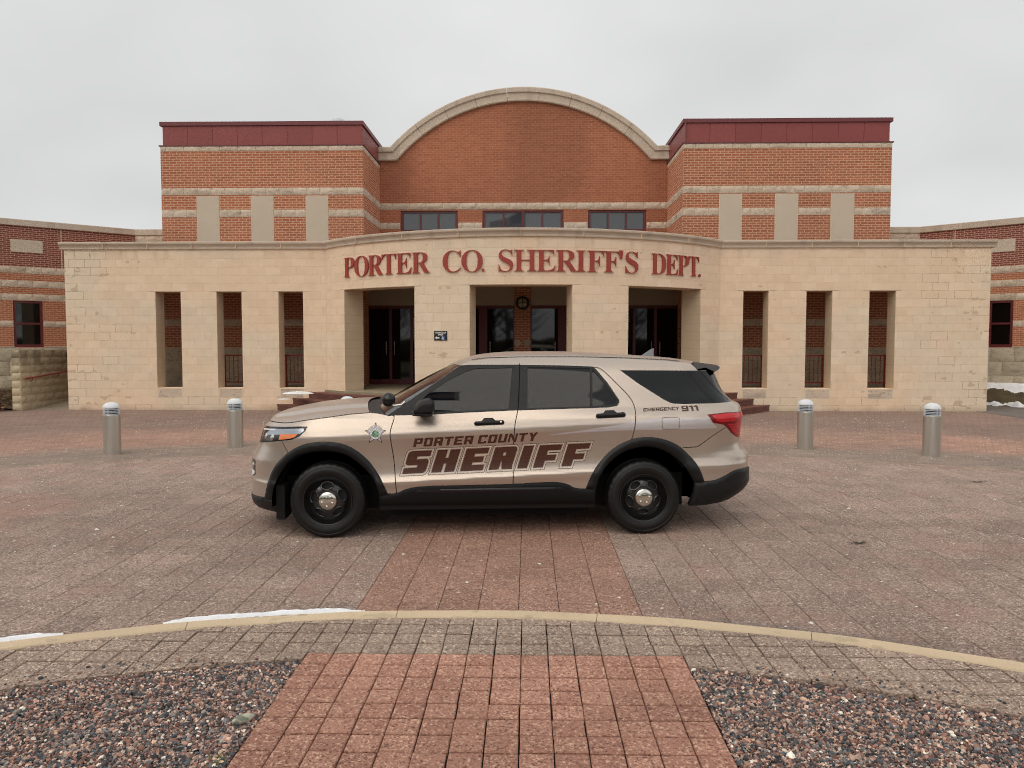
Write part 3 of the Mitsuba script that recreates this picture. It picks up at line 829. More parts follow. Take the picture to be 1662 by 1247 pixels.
# raised letters on the bow
GLYPH = json.loads('{"P":[[[7,0],[7,7],[22,10],[28,15],[32,27],[32,173],[31,180],[26,187],[19,190],[7,192],[7,199],[122,199],[146,193],[163,183],[176,165],[179,147],[176,126],[169,113],[155,101],[137,93],[121,90],[79,89],[79,33],[81,22],[87,12],[106,7],[106,0]],[[79,102],[96,101],[109,104],[120,112],[126,123],[128,136],[128,153],[126,166],[120,179],[107,187],[98,189],[87,188],[80,181]]],"O":[[[12,96],[14,123],[19,140],[27,157],[39,172],[55,186],[72,196],[90,201],[113,204],[139,202],[156,197],[173,188],[186,178],[200,162],[209,146],[215,127],[218,107],[218,85],[215,70],[206,48],[196,32],[182,18],[169,10],[146,-1],[126,-4],[102,-4],[86,-1],[62,9],[46,21],[32,36],[21,54],[14,76]],[[64,121],[65,72],[70,47],[80,26],[89,15],[104,7],[120,5],[136,10],[146,18],[157,37],[162,54],[166,85],[166,113],[163,139],[159,156],[151,172],[141,184],[126,193],[109,194],[92,188],[81,178],[74,166],[68,147]]],"R":[[[7,0],[7,7],[22,10],[28,15],[32,27],[32,173],[31,180],[26,187],[19,190],[7,192],[7,199],[121,199],[152,191],[168,182],[176,172],[182,160],[182,138],[180,129],[175,120],[168,113],[151,102],[139,98],[139,96],[194,16],[199,10],[210,7],[210,0],[148,0],[88,93],[79,92],[80,25],[82,17],[87,12],[106,7],[106,0]],[[80,172],[80,103],[101,103],[116,108],[128,120],[132,135],[132,159],[127,175],[120,183],[114,186],[102,189],[94,189],[87,187],[83,184]]],"T":[[[4,199],[179,199],[179,139],[172,139],[171,148],[167,162],[162,171],[153,180],[144,185],[134,188],[115,189],[115,27],[118,18],[122,12],[129,9],[143,7],[143,0],[40,0],[40,7],[50,8],[59,11],[65,17],[68,25],[68,189],[59,190],[47,187],[30,178],[23,170],[17,159],[12,139],[5,139]]],"E":[[[6,0],[6,7],[20,9],[28,14],[32,20],[33,30],[32,174],[31,180],[26,187],[18,191],[7,192],[7,199],[175,199],[174,140],[168,140],[163,160],[157,170],[150,177],[141,182],[115,188],[90,188],[85,187],[82,183],[80,178],[81,108],[98,109],[111,116],[121,131],[126,151],[133,151],[133,51],[126,52],[121,76],[114,88],[99,96],[81,97],[80,24],[83,16],[91,13],[116,13],[140,18],[155,26],[163,33],[173,48],[180,62],[188,62],[176,0]]],"C":[[[12,87],[13,119],[19,143],[26,157],[35,170],[55,187],[74,197],[102,204],[132,202],[171,190],[179,194],[183,204],[191,204],[191,135],[183,136],[170,163],[150,183],[130,193],[110,194],[94,189],[80,177],[71,158],[65,132],[63,82],[65,69],[72,42],[82,27],[92,18],[106,12],[116,10],[133,11],[147,15],[159,21],[172,30],[188,46],[196,40],[195,37],[181,21],[165,9],[141,-1],[125,-4],[90,-3],[74,1],[60,8],[44,20],[28,39],[17,62]]],"S":[[[19,69],[28,68],[33,48],[41,33],[49,22],[58,14],[74,7],[93,7],[108,12],[115,19],[120,26],[122,35],[122,43],[117,55],[107,65],[55,92],[35,109],[26,121],[23,132],[23,160],[26,170],[35,185],[46,195],[60,201],[79,204],[93,204],[128,195],[134,195],[138,198],[140,204],[149,204],[149,140],[141,140],[132,163],[123,175],[108,188],[96,193],[81,195],[66,190],[57,182],[52,169],[54,157],[57,151],[65,143],[75,136],[126,112],[136,105],[150,90],[157,71],[157,51],[153,33],[146,21],[129,6],[104,-3],[93,-4],[69,-4],[43,4],[34,5],[29,1],[27,-4],[19,-4]]],"H":[[[7,0],[7,7],[22,10],[28,15],[32,27],[32,173],[31,180],[26,187],[19,190],[7,192],[7,199],[106,199],[106,192],[90,190],[84,186],[81,180],[79,168],[79,111],[81,110],[150,111],[150,168],[148,180],[145,186],[139,190],[124,192],[124,199],[222,199],[222,192],[211,190],[203,187],[197,174],[197,27],[201,16],[205,12],[212,9],[222,7],[222,0],[124,0],[124,7],[138,10],[142,12],[148,19],[150,33],[150,95],[148,97],[81,97],[79,96],[79,33],[81,22],[87,12],[106,7],[106,0]]],"I":[[[6,7],[25,13],[30,18],[32,24],[33,173],[32,181],[28,187],[18,191],[6,192],[6,199],[107,199],[107,192],[93,190],[85,187],[80,176],[80,26],[82,18],[86,14],[93,10],[107,8],[107,0],[6,0]]],"F":[[[6,193],[6,199],[172,199],[172,140],[165,140],[162,156],[154,171],[147,179],[137,184],[118,188],[94,189],[84,187],[80,182],[81,108],[99,110],[109,116],[118,128],[124,151],[132,151],[132,51],[124,52],[120,75],[111,89],[95,97],[79,97],[79,33],[82,20],[91,10],[112,7],[112,0],[7,0],[7,8],[21,10],[28,15],[32,27],[32,173],[29,183],[25,187]]],"D":[[[7,192],[7,199],[119,199],[141,194],[155,189],[176,176],[187,164],[196,149],[202,129],[205,107],[204,82],[200,60],[194,45],[182,28],[171,18],[156,10],[126,1],[112,0],[9,0],[9,7],[25,11],[30,17],[32,26],[32,171],[30,181],[25,188],[18,191]],[[79,29],[81,19],[87,12],[96,10],[107,11],[122,16],[131,22],[140,34],[146,46],[151,67],[154,110],[151,133],[147,152],[139,169],[128,181],[119,186],[109,189],[93,190],[87,188],[82,183],[80,178]]]}')


def glyph(ch):
    if ch == '.':
        return Point(15, 15).buffer(15)
    if ch == "'":
        return Polygon([(4, 205), (36, 205), (26, 130), (14, 130)]).buffer(3)
    rings = [Polygon(r) for r in GLYPH[ch]]
    rings.sort(key=lambda r: -r.area)
    p = rings[0]
    for r in rings[1:]:
        p = p.difference(r)
    return p.buffer(-3.4, join_style=2)


ADV = dict(P=.83, O=.99, R=.93, T=.85, E=.88, C=.91, S=.75, H=1.01, I=.53, F=.80, D=.97)
ADV.update({'.': .26, "'": .22})
sign = thing('building_lettering', 'red raised serif capitals on the curved wall reading PORTER CO. SHERIFF\'S DEPT.', 'lettering')
for word, a, b in (('PORTER', -5.135, -2.335), ('CO.', -1.975, -.835), ("SHERIFF'S", -.60, 2.975), ('DEPT.', 3.355, 5.125)):
    tot = sum(ADV[c] for c in word)
    s = (b - a) / tot
    x = a
    for c in word:
        gl = affinity.affine_transform(glyph(c), [s / 200, 0, 0, .527 / 200, x + (.0 if c != '.' else .04), 3.592])
        if c == '.':
            gl = affinity.affine_transform(glyph(c), [.45 / 200, 0, 0, .527 / 200, x + .02, 3.592])
        add(sign + '__letter', slab(gl, bow, .010, .048, .12), 'letter_red')
        x += ADV[c] * s

# handicap sign on the pier
hs = thing('ramp_sign', 'small black sign with white arrow and blue wheelchair square on the pier', 'sign')
sf = lambda v: bow(np.c_[np.asarray(v)[:, 0] - 2.01, np.asarray(v)[:, 1] + 2.04, np.asarray(v)[:, 2]])
add(hs + '__plate', slab(sbox(-.168, -.113, .168, .113).buffer(.004), sf, .004, .018, .1), 'sign_black')
mb = MB()
for txt, z, h in (('HANDICAP', .055, .040), ('RAMP', .008, .036)):
    t = meshkit.text_mesh(txt, h, .002, bold=True)
    v = np.array(t.vertices); wd = v[:, 0].max()
    mb.add(sf(np.c_[v[:, 0] - wd / 2 - (.0), v[:, 1] + z, v[:, 2] + .018]), t.faces)
arrow = Polygon([(-.145, -.05), (-.10, -.012), (-.10, -.034), (-.03, -.034), (-.03, -.066), (-.10, -.066), (-.10, -.088)])
mb.add(*slab(arrow, sf, .017, .020, .1))
add(hs + '__lettering', mb.mesh(), 'sign_white')
add(hs + '__blue_square', slab(sbox(.015, -.10, .11, -.002), sf, .017, .0195, .1), 'sign_blue')
wc = unary_union([Point(.055, -.022).buffer(.008), LineString([(.055, -.032), (.057, -.058), (.078, -.058), (.085, -.084), (.092, -.084)]).buffer(.0045), LineString([(.056, -.043), (.075, -.043)]).buffer(.004),
                  Point(.060, -.070).buffer(.024).difference(Point(.060, -.070).buffer(.0165)).difference(sbox(.058, -.066, .1, -.03))])
add(hs + '__wheelchair_symbol', slab(wc, sf, .0185, .021, .02), 'sign_white')

# steps and porch floor
FZ = .57
bowdisc = Point(*BC).buffer(BR - .02, quad_segs=96)
for k, r in enumerate((8.35, 8.0, 7.65)):
    ring = Point(*BC).buffer(r, quad_segs=96).difference(Point(*BC).buffer(BR - .3, quad_segs=96)).intersection(sbox(-14, 10, 14, WY + .02))
    h0, h1 = .17 * k - (.05 if k == 0 else .002), .17 * (k + 1)
    st = thing('porch_step', ('lowest', 'middle', 'topmost')[k] + ' dark red brick step curving round the porch', 'step', 'curved porch steps')
    add(st + '__riser', slab(ring.buffer(-.012), IDENT, h0, h1 - .045, .3), 'brick_step')
    add(st + '__tread', slab(ring, IDENT, h1 - .045, h1, .3), 'step_top')
porch = thing('porch_floor', 'worn concrete porch floor behind the bowed wall', kind='structure')
pf = Point(*BC).buffer(BR + .05, quad_segs=96).intersection(sbox(-9, 15, 9, 24.1)).union(sbox(XC - 5.3, WY + .4, XC + 5.3, 24.1))
add(porch + '__slab', slab(pf, IDENT, .3, FZ, .8), 'porch_floor')
for x, y, z, a, b, h, l in ((-6.15, 20.35, .51, .42, .20, .055, 'melting snow cap on the left end of the top porch step'), (-6.62, 20.62, .34, .17, .10, .03, 'small snow lump on the left end of the middle porch step')):
    pl = affinity.scale(Point(x, y).buffer(1, quad_segs=10), a, b)
    P, f, _ = tri(pl, .06)
    d = shapely.distance(shapely.points(P), pl.boundary)
    v = np.c_[P, z + h * np.clip(d / .14, 0, 1) ** .6 * (.7 + .6 * meshkit.fbm(np.c_[P * 6, P[:, 0]], 2))]
    add('snow_lump', (v, f), 'snow', smooth=True, label=l, cat='snow')

# entrance front inside the porch
DY = 24.0
ef = frame((XC, DY), (1, 0))
ent = thing('entrance_front', 'dark glazed entrance doors in red frames behind the bowed wall', 'entrance')
for s in (-1, 1):
    a, b = sorted((s * .26, s * 4.9))
    add(ent + '__spandrel', slab(sbox(a, 3.02, b, 3.80), ef, -.15, .02, 2), 'spandrel')
add(ent + '__brick_pier', slab(sbox(-.25, FZ, .25, 3.66), ef, -.1, .06, 2), 'brick_orange')
for s in (-1, 1):
    R = lambda a, b: tuple(sorted((s * a, s * b)))
    add(ent + '__frame_head', slab(sbox(R(.25, 4.9)[0], 2.93, R(.25, 4.9)[1], 3.02), ef, -.1, .05, 2), 'frame_red')
    for a, b in ((.25, .29), (1.10, 1.36), (2.25, 2.45), (3.42, 3.50), (4.08, 4.16), (4.82, 4.9)):
        add(ent + '__mullion', slab(sbox(R(a, b)[0], FZ, R(a, b)[1], 2.93), ef, -.08, .05, 2), 'frame_red')
    for a, b in ((.29, 1.10), (1.36, 2.25), (2.45, 3.42), (3.50, 4.08), (4.16, 4.82)):
        p, q = R(a, b)
        dk = add(ent + '__door', slab(sbox(p, FZ, q, FZ + .16), ef, -.05, .03, 2), 'frame_red')
        add(dk + '__pane', slab(sbox(p, FZ + .16, q, 2.93), ef, -.05, -.02, 2), 'door_glass')
        if a in (3.50, 4.16, .29):
            e = s * (b - .09) if a != 4.16 else s * (a + .09)
            add(dk + '__handle', tube([ef([e, z, n]) for z, n in ((1.5, .03), (1.5, .09), (1.9, .09), (1.9, .03))], .012, 8), 'chrome', smooth=40)
lamp = thing('wall_lamp', 'round caged bulkhead lamp on the brick pier over the doors', 'lamp')
lf = lambda v: np.c_[v[:, 0] + XC, DY - .06 - v[:, 2], v[:, 1] + 3.10]
flipy = lambda m: (m[0], m[1][:, ::-1])
add(lamp + '__globe', lathe([(.15, 0), (.15, .03), (.13, .07), (.08, .11), (.001, .125)], 32, lf), 'plaster', smooth=40)
mb = MB()
mb.add(*lathe([(.21, 0), (.21, .05), (.15, .055), (.15, 0)], 32, lf))
for a in (0, math.pi / 2):
    mb.add(*tube([lf(np.array([[r * math.cos(a), r * math.sin(a), .135 * math.cos(r / .2 * 1.3)]]))[0] for r in np.linspace(-.18, .18, 13)], .011, 6))
add(lamp + '__cage', mb.mesh(), 'black_matte', smooth=40)
for i, x in enumerate((-.155, .155)):
    pf_ = lambda v: np.c_[v[:, 0] + XC + x, DY - .062 - v[:, 2], v[:, 1] + 1.86]
    add('push_plate', lathe([(.105, 0), (.105, .012), (.095, .018), (.001, .018)], 32, pf_), 'limestone', smooth=30, uv=[.5, .5], label=('left' if i == 0 else 'right') + ' round pale plate on the brick pier between the doors', cat='plate', group='round plates between the doors')
# porch walls and ceilings
ceil = thing('porch_ceiling', 'dim plaster ceiling of the porch and side corridors', kind='structure')
add(ceil + '__plaster', slab(Point(*BC).buffer(BR - .4, quad_segs=64).intersection(sbox(-9, 15, 9, 26)).union(sbox(XC - 12.4, WY + .3, XC + 12.4, 25.9)), IDENT, 3.80, 4.40, 1.5), 'plaster')
floor = thing('corridor_floor', 'concrete floor of the corridors behind the slotted walls', kind='structure')
for s in (-1, 1):
    a, b = sorted((XC + s * 5.2, XC + s * 12.0))
    mb = MB(); mb.box((a, WY + .45, .2), (b, 23.45, .56)); add(floor + '__slab', mb.mesh(), 'concrete')
    # pilaster seen through the outer slots
    e = XC + s * 9.9
    rl = thing('guard_rail', 'red steel guard rail with vertical bars behind the slots of the ' + ('left' if s < 0 else 'right') + ' wing', 'railing', 'guard rails behind the slotted walls')
    y = 22.3
    posts = [XC + s * q for q in ((5.3, 6.88, 8.69) if s < 0 else (5.15, 6.90, 8.64, 10.41))]
    for p in posts:
        mb = MB(); mb.box((p - .022, y - .022, .56), (p + .022, y + .022, 1.53)); add(rl + '__post', mb.mesh(), 'rail_red')
    for p, q in zip(sorted(posts)[:-1], sorted(posts)[1:]):
        for z in (1.50, .72):
            mb = MB(); mb.box((p + .022, y - .02, z - .018), (q - .022, y + .02, z + .018)); add(rl + '__rail', mb.mesh(), 'rail_red')
        for x in np.linspace(p, q, 15)[1:-1]:
            mb = MB(); mb.box((x - .008, y - .008, .738), (x + .008, y + .008, 1.482)); add(rl + '__bar', mb.mesh(), 'rail_red')

# ------------------------------------------------------------------ brick towers and arched hall
TY, HY = 23.4, 26.0
tf = frame((XC, TY), (1, 0))


def stones(parent, fn, u0, u1, z0, z1, L, proud, rough, off=0.0, m='stone_split', minlen=.12, nv=4):
    us = [u0] + [u for u in np.arange(math.floor(u0 / L) * L + off, u1, L) if u0 + minlen < u < u1 - minlen] + [u1]
    for a, b in zip(us[:-1], us[1:]):
        v, f = rock_uvn(a + .004, b - .004, z0 + .004, z1 - .004, proud, rough, rng.random() * 9, max(4, int((b - a) / .07)), nv, -.02)
        add(parent + '__stone', (fn(v), f), m, smooth=35, uv=[rng.random(), .5])


for s in (-1, 1):
    side = 'left' if s < 0 else 'right'
    tw = thing('brick_tower', f'orange brick tower with maroon metal parapet rising behind the {side} wing wall', 'building', 'brick towers either side of the arched hall')
    lo, hi = sorted((s * 4.805, s * 10.97))
    add(tw + '__wall', slab(sbox(lo, -.05, hi, 7.66), tf, -7, 0, 20), 'brick_orange')
    pans = [tuple(sorted((s * a, s * b))) for a, b in ((5.895, 6.55), (7.555, 8.22), (9.21, 9.88))]
    gaps = lambda: sorted(pans)
    stones(tw, tf, lo, hi, 7.66, 7.80, .55, .012, .02, .2, nv=3)
    stones(tw, tf, lo, hi, 6.34, 6.555, .415, .008, .035, .1)
    e = lo
    for a, b in sorted(pans) + [(hi, hi)]:
        if a - e > .1:
            stones(tw, tf, e, a - .02 if a < hi else a, 5.675, 5.90, .415, .008, .035, .17)
        e = b + .02
        if b < hi:
            add(tw + '__limestone_panel', slab(sbox(a, 4.5, b, 6.315), tf, -.02, .022, 2), 'panel_tan')
            for x in (a - .006, b + .006):
                add(tw + '__caulk_line', slab(sbox(x - .007, 4.5, x + .007, 6.315), tf, -.02, .012, 2), 'caulk')
    a, b = sorted((s * 5.2, s * 10.96))
    stones(tw, tf, a, b, 2.37, 2.59, .415, .006, .03, .1)
    for k in range(3):
        stones(tw, tf, a, b, .55 + k * .39, .55 + (k + 1) * .39, .62, .02, .03, (k % 2) * .31, m='stone_base')
    # bands on the return wall facing the hall
    rf = frame((XC + s * 4.805, TY), (0, 1)) if s < 0 else frame((XC + s * 4.805, HY), (0, -1))
    for z0, z1, L in ((7.66, 7.80, .55), (6.34, 6.555, .415), (5.675, 5.90, .415)):
        stones(tw, rf, 0, HY - TY, z0, z1, L, .006, .03, .1, nv=3)
    # maroon metal parapet
    pp = tw + '__parapet'
    mb = MB(); x0, x1 = XC + lo + (.06 if s < 0 else .03), XC + hi - (.03 if s < 0 else .06)
    mb.box((x0 + .02, TY + .06, 7.80), (x1 - .02, TY + 7, 8.50))
    pp = add(pp, mb.mesh(), 'red_metal', uv=[.5, .5])
    n = 8
    us = np.linspace(x0, x1, n + 1)
    flat = lambda v: np.c_[v[:, 0], TY + .06 - v[:, 2], v[:, 1]]
    for a, b in zip(us[:-1], us[1:]):
        v, f = tile_uvn(a + .003, b - .003, 7.835, 8.42, .022, .004)
        add(pp + '__panel', (flat(v), f), 'red_metal', uv=[rng.random(), .5])
    xi = x1 if s < 0 else x0
    rp = (lambda v: np.c_[xi + v[:, 2], TY + .06 + v[:, 0], v[:, 1]]) if s < 0 else (lambda v: np.c_[xi - v[:, 2], HY + .3 - v[:, 0], v[:, 1]])
    for a in np.arange(0, 2.7, .42):
        v, f = tile_uvn(a + .004, a + .416, 7.835, 8.42, .0, .004, -.03)
        add(pp + '__panel', (rp(v), f), 'red_metal', uv=[rng.random(), .5])
    for z0, z1, o in ((7.802, 7.835, .07), (8.42, 8.535, .045)):
        mb = MB(); mb.box((x0 - (o + .03 if s < 0 else o), TY + .06 - .022 - o, z0), (x1 + (o if s < 0 else o + .03), TY + 7, z1)); add(pp + '__trim', mb.mesh(), 'red_trim')

hf = frame((XC, HY), (1, 0))
hall = thing('arched_hall', 'orange brick hall front with a segmental arched stone coping', 'building')
AR = 6.04
ac = 10.31 - AR                                   # centre height of the outer arc
arcO = Point(0, ac).buffer(AR, quad_segs=128)
arcI = Point(0, ac).buffer(AR - .44, quad_segs=128)
body = sbox(-5.2, 0, 5.2, 7.94).union(arcI.intersection(sbox(-5.2, 6, 5.2, 12)))
wins = [(-4.115, 5.60, -2.19, 6.295, 3), (-1.363, 5.60, 1.35, 6.295, 4), (2.17, 5.60, 4.108, 6.295, 3)]
body = body.difference(unary_union([sbox(*w[:4]) for w in wins]))
add(hall + '__wall', slab(body, hf, -.4, 0, 20), 'brick_hall')
stones(hall, hf, -4.8, 4.8, 6.328, 6.548, .56, .006, .045, .1)
for a, b in ((-4.8, -4.13), (-2.175, -1.378), (1.365, 2.155), (4.123, 4.8)):
    stones(hall, hf, a, b, 5.68, 5.895, .42, .006, .04, .05)
for x0, z0, x1, z1, n in wins:
    w = add(hall + '__window', slab(sbox(x0, z0, x1, z1).difference(unary_union([sbox(x0 + .06 + (x1 - x0 - .12) * k / n + .028, z0 + .07, x0 + .06 + (x1 - x0 - .12) * (k + 1) / n - .028, z1 - .07) for k in range(n)])), hf, -.14, -.05, 3), 'frame_red')
    for k in range(n):
        a, b = x0 + .06 + (x1 - x0 - .12) * k / n + .028, x0 + .06 + (x1 - x0 - .12) * (k + 1) / n - .028
        add(w + '__pane', slab(sbox(a, z0 + .07, b, z1 - .07), hf, -.12, -.10, 3), 'window_glass')
    if n == 4:
        add(w + '__post', slab(sbox(-.055, z0, .035, z1), hf, -.05, -.03, 3), 'frame_red')
# coping: path along flat - arc - flat, profile swept
a_out = math.acos((8.38 - ac) / AR)
path = [(-4.95, 8.38, 0, 1)]
th = np.linspace(-a_out, a_out, 61)
XO = AR * math.sin(a_out)
path = [(-4.83, 'f'), (-XO, 'f')]
COP = [(-.455, -.05), (-.44, .10), (-.40, .115), (-.385, .09), (-.19, .095), (-.175, .125), (-.16, .15), (-.03, .155), (0.0, .13), (.0, -.6), (-.455, -.6)]


def sweep(pts, nrm, name):
    m = len(COP)
    v = np.array([[(p[0] + q[0] * a, p[1] + q[1] * a, o) for a, o in COP] for p, q in zip(pts, nrm)]).reshape(-1, 3)
    k = len(pts)
    f = [(i * m + j, i * m + (j + 1) % m, (i + 1) * m + (j + 1) % m, (i + 1) * m + j) for i in range(k - 1) for j in range(m)]
    f = np.array([x for q in f for x in ((q[0], q[2], q[1]), (q[0], q[3], q[2]))])
    cf = cap_faces(COP)
    add(name, (hf(v), np.vstack([f, cf, cf[:, ::-1] + (k - 1) * m])), 'limestone', uv=[rng.random(), .5])


cuts = np.linspace(-a_out, a_out, 10)
for a, b in zip(cuts[:-1], cuts[1:]):
    t = np.linspace(a + (.0008 if a > -a_out else 0), b - (.0008 if b < a_out else 0), 9)
    nn = [(math.sin(x), math.cos(x)) for x in t]
    nn[0] = nn[0] if a > -a_out else (-math.tan(a_out / 2), 1)
    nn[-1] = nn[-1] if b < a_out else (math.tan(a_out / 2), 1)
    sweep([(AR * math.sin(x), ac + AR * math.cos(x)) for x in t], nn, hall + '__coping')
mit = np.array([math.sin(a_out / 2), math.cos(a_out / 2)]) / math.cos(a_out / 2)
sweep([(-4.83, 8.38), (-XO - .002, 8.38)], [(0, 1), (-mit[0], mit[1])], hall + '__coping')
sweep([(XO + .002, 8.38), (4.83, 8.38)], [(mit[0], mit[1]), (0, 1)], hall + '__coping')
# hall roof behind the arch
mb = MB()
q = [(AR - .1) * np.array([math.sin(x), math.cos(x)]) + [0, ac] for x in th]
mb.add(hf(np.array([(x, z, n) for n in (-.5, -12) for x, z in q])), [(i, i + 1, i + 62, i + 61) for i in range(60)])
add(hall + '__roof', mb.mesh(), 'dark_grey')
mb = MB(); mb.box((XC - 5, TY + .5, 4.44), (XC + 5, HY + 8, 4.52)); mb.box((XC - 12.5, WY + .4, 4.40), (XC + 12.5, TY + .2, 4.46))
add('portico_roof', mb.mesh(), 'dark_grey', label='flat dark roof behind the portico cornice', cat='roof')
# roof vent on the left tower
vf = lambda v: np.c_[v[:, 0] - 6.45, v[:, 1] + 26.2, v[:, 2] + 8.5]
rv = thing('roof_vent', 'pale domed roof vent on top of the left tower', 'vent')
add(rv + '__hood', lathe([(.26, .52), (.30, .56), (.30, .74), (.27, .84), (.17, .92), (.001, .94)], 28, vf), 'louvre_white', smooth=40)
add(rv + '__neck', lathe([(.2, -.1), (.2, .56)], 20, vf), 'steel', smooth=40)

# ------------------------------------------------------------------ splayed side wings
for s in (-1, 1):
    side = 'left' if s < 0 else 'right'
    if s < 0:
        d = np.array([.755, .656]); d /= np.linalg.norm(d); P0 = np.array([-13.336, 26.0]); fn0 = frame(P0, d); fl = -1
        feats = dict(pan=(-3.58, -2.72), win=(-3.57, -2.77), joint=[-5.0, -3.62, -2.36, -1.1], exp=-2.2, end=-9.0)
    else:
        d = np.array([.74, -.673]); d /= np.linalg.norm(d); P0 = np.array([12.955, 26.0]); fn0 = frame(P0, d); fl = 1
        feats = dict(pan=(2.07, 2.72), win=(2.06, 2.72), joint=[1.25, 2.5, 3.75, 5.0], exp=1.05, end=9.0)
    sb = thing('side_wing', f'low brick wing with dark red top splayed out at the far {side}', 'building', 'splayed brick side wings')
    u0, u1 = sorted((0, feats['end']))
    w0, w1 = feats['win']
    wall = sbox(u0, -.05, u1, 5.5).difference(sbox(w0, 1.73, w1, 3.185))
    add(sb + '__wall', slab(wall, fn0, -.5, 0, 20), 'brick_side')
    # coping
    js = sorted([u0] + [j for j in feats['joint']] + [u1])
    for a, b in zip(js[:-1], js[1:]):
        v, f = tile_uvn(a + .004, b - .004, 5.5, 5.70, .06, .012, -.5)
        add(sb + '__coping', (fn0(v), f), 'limestone', uv=[rng.random(), .5])
        if a != u0:
            add(sb + '__caulk_line', slab(sbox(a - .006, 5.5, a + .006, 5.695), fn0, -.3, .058, 2), 'caulk')
    for z0, z1 in ((4.03, 4.245), (3.60, 3.815), (3.19, 3.40)):
        stones(sb, fn0, u0, u1, z0, z1, .415, .006, .035, .1 + z0 % .2)
    for a, b in ((u0, w0), (w1, u1)):
        stones(sb, fn0, a, b, 2.36, 2.55, .415, .006, .03, .05)
    for k in range(4):
        stones(sb, fn0, u0, u1, -.02 + k * .435, -.02 + (k + 1) * .435, .62, .03, .05, (k % 2) * .31, m='stone_base', nv=6)
    mb = MB()
    add(sb + '__water_table', slab(sbox(u0, 1.72, u1, 1.76).difference(sbox(w0, 1.6, w1, 3)), fn0, -.02, .05, 20), 'limestone', uv=[.5, .5])
    a, b = feats['pan']
    add(sb + '__limestone_panel', slab(sbox(a, 4.69, b, 5.08), fn0, -.02, .02, 2), 'panel_tan')
    add(sb + '__caulk_line', slab(sbox(feats['exp'] - .01, 4.25, feats['exp'] + .01, 5.5), fn0, -.02, .004, 2), 'caulk')
    hole = [sbox(w0 + .075, 2.50, w1 - .075, 3.11), sbox(w0 + .075, 1.82, w1 - .075, 2.44)]
    wk = add(sb + '__window', slab(sbox(w0, 1.73, w1, 3.185).difference(unary_union(hole)), fn0, -.16, -.03, 3), 'frame_red')
    for h in hole:
        add(wk + '__pane', slab(h, fn0, -.12, -.09, 3), 'door_glass')
    # short stone link back to the tower
    a, b = sorted((P0[0], XC + s * 10.97))
    lk = frame((0, 26.0), (1, 0))
    add(sb + '__link_wall', slab(sbox(a, 0, b, 5.5), lk, -.5, -.001, 20), 'stone_base', uv=[.5, .5])
    stones(sb, lk, a, b, 5.30, 5.5, .5, .0, .03)
    v, f = tile_uvn(a, b - .004, 5.5, 5.70, .05, .012, -.5)
    add(sb + '__coping', (lk(v), f), 'limestone', uv=[.5, .5])

# ramp wall at the left: courses of split stone, both end and inner face
rw = thing('ramp_wall', 'low weathered stone block wall beside the ramp at the left edge', 'wall')
RX, RY0, RY1, RZ = -13.93, 20.78, 25.6, 1.67
mb = MB(); mb.box((RX - .235, RY0 + .02, -.05), (RX - .012, RY1, RZ - .01)); add(rw + '__core', mb.mesh(), 'ramp_stone')
inf = frame((RX, RY0), (0, 1))
enf = frame((RX - .25, RY0), (1, 0))
for k in range(8):
    z0, z1 = k * RZ / 8, (k + 1) * RZ / 8
    us = [0] + [.02 + .42 * (i + (.5 if k % 2 else 1)) for i in range(11)] + [RY1 - RY0]
    for a, b in zip(us[:-1], us[1:]):
        v, f = rock_uvn(a + .007, b - .007, z0 + .006, z1 - .007, .0, .034, rng.random() * 9, 6, 4, -.05)
        add(rw + '__block', (inf(v), f), 'ramp_stone', smooth=35, uv=[rng.random(), .5])
    v, f = rock_uvn(.002, .248, z0 + .004, z1 - .005, .008, .05, rng.random() * 9, 6, 5, -.02)
    add(rw + '__end_block', (enf(v), f), 'ramp_stone', smooth=35, uv=[rng.random(), .5])
mb = MB(); mb.add([[RX, 20.8, -.03], [-12.3, 20.8, -.03], [-12.3, 25.6, .34], [RX, 25.6, .34]], [[0, 1, 2, 3]])
add('ramp', mb.mesh(), 'concrete', kind='structure', label='concrete ramp rising between the ramp wall and the left wing')
hr = thing('handrail', 'red steel handrail on brackets along the ramp wall', 'handrail')
hy, hz_ = (20.85, 25.0), (.88, 1.17)
hp = lambda y: hz_[0] + (hz_[1] - hz_[0]) * (y - hy[0]) / (hy[1] - hy[0])
add(hr + '__rail', tube([(RX + .085, y, hp(y)) for y in np.linspace(*hy, 10)], .021, 10), 'rail_red', smooth=40)
for y in (21.15, 22.35, 23.6):
    add(hr + '__bracket', tube([(RX, y, hp(y) - .10), (RX + .06, y, hp(y) - .10), (RX + .085, y, hp(y) - .015)], [.016, .012, .012], 8), 'rail_red', smooth=40)

# ------------------------------------------------------------------ bollards


def bollard(x, y, label):
    b = thing('bollard', label, 'bollard', 'steel bollard lights on the far edge of the drive')
    at = lambda v: np.c_[v[:, 0] + x, v[:, 1] + y, v[:, 2]]
    add(b + '__post', lathe([(.136, -.02), (.136, .655), (.131, .664), (.10, .668)], 56, at), 'steel', smooth=40)
    add(b + '__core', lathe([(.095, .66), (.095, .775)], 32, at), 'louvre_dark', smooth=40)
    for k in range(4):
        z = .672 + k * .0265
        add(b + '__louvre', lathe([(.094, z + .007), (.128, z), (.130, z + .004), (.128, z + .0095), (.094, z + .0100)], 48, at), 'louvre_white', smooth=40)
    for a in range(4):
        w = math.radians(-90 + 90 * a + 6)
        add(b + '__rib', tube([at(np.array([[.127 * math.cos(w), .127 * math.sin(w), z]]))[0] for z in (.662, .72, .782)], .006, 6), 'louvre_white', smooth=40)
    add(b + '__dome', lathe([(.10, .775), (.130, .777), (.131, .79), (.124, .815), (.104, .842), (.073, .862), (.037, .873), (.0005, .876)], 48, at), 'white_plastic', smooth=50)


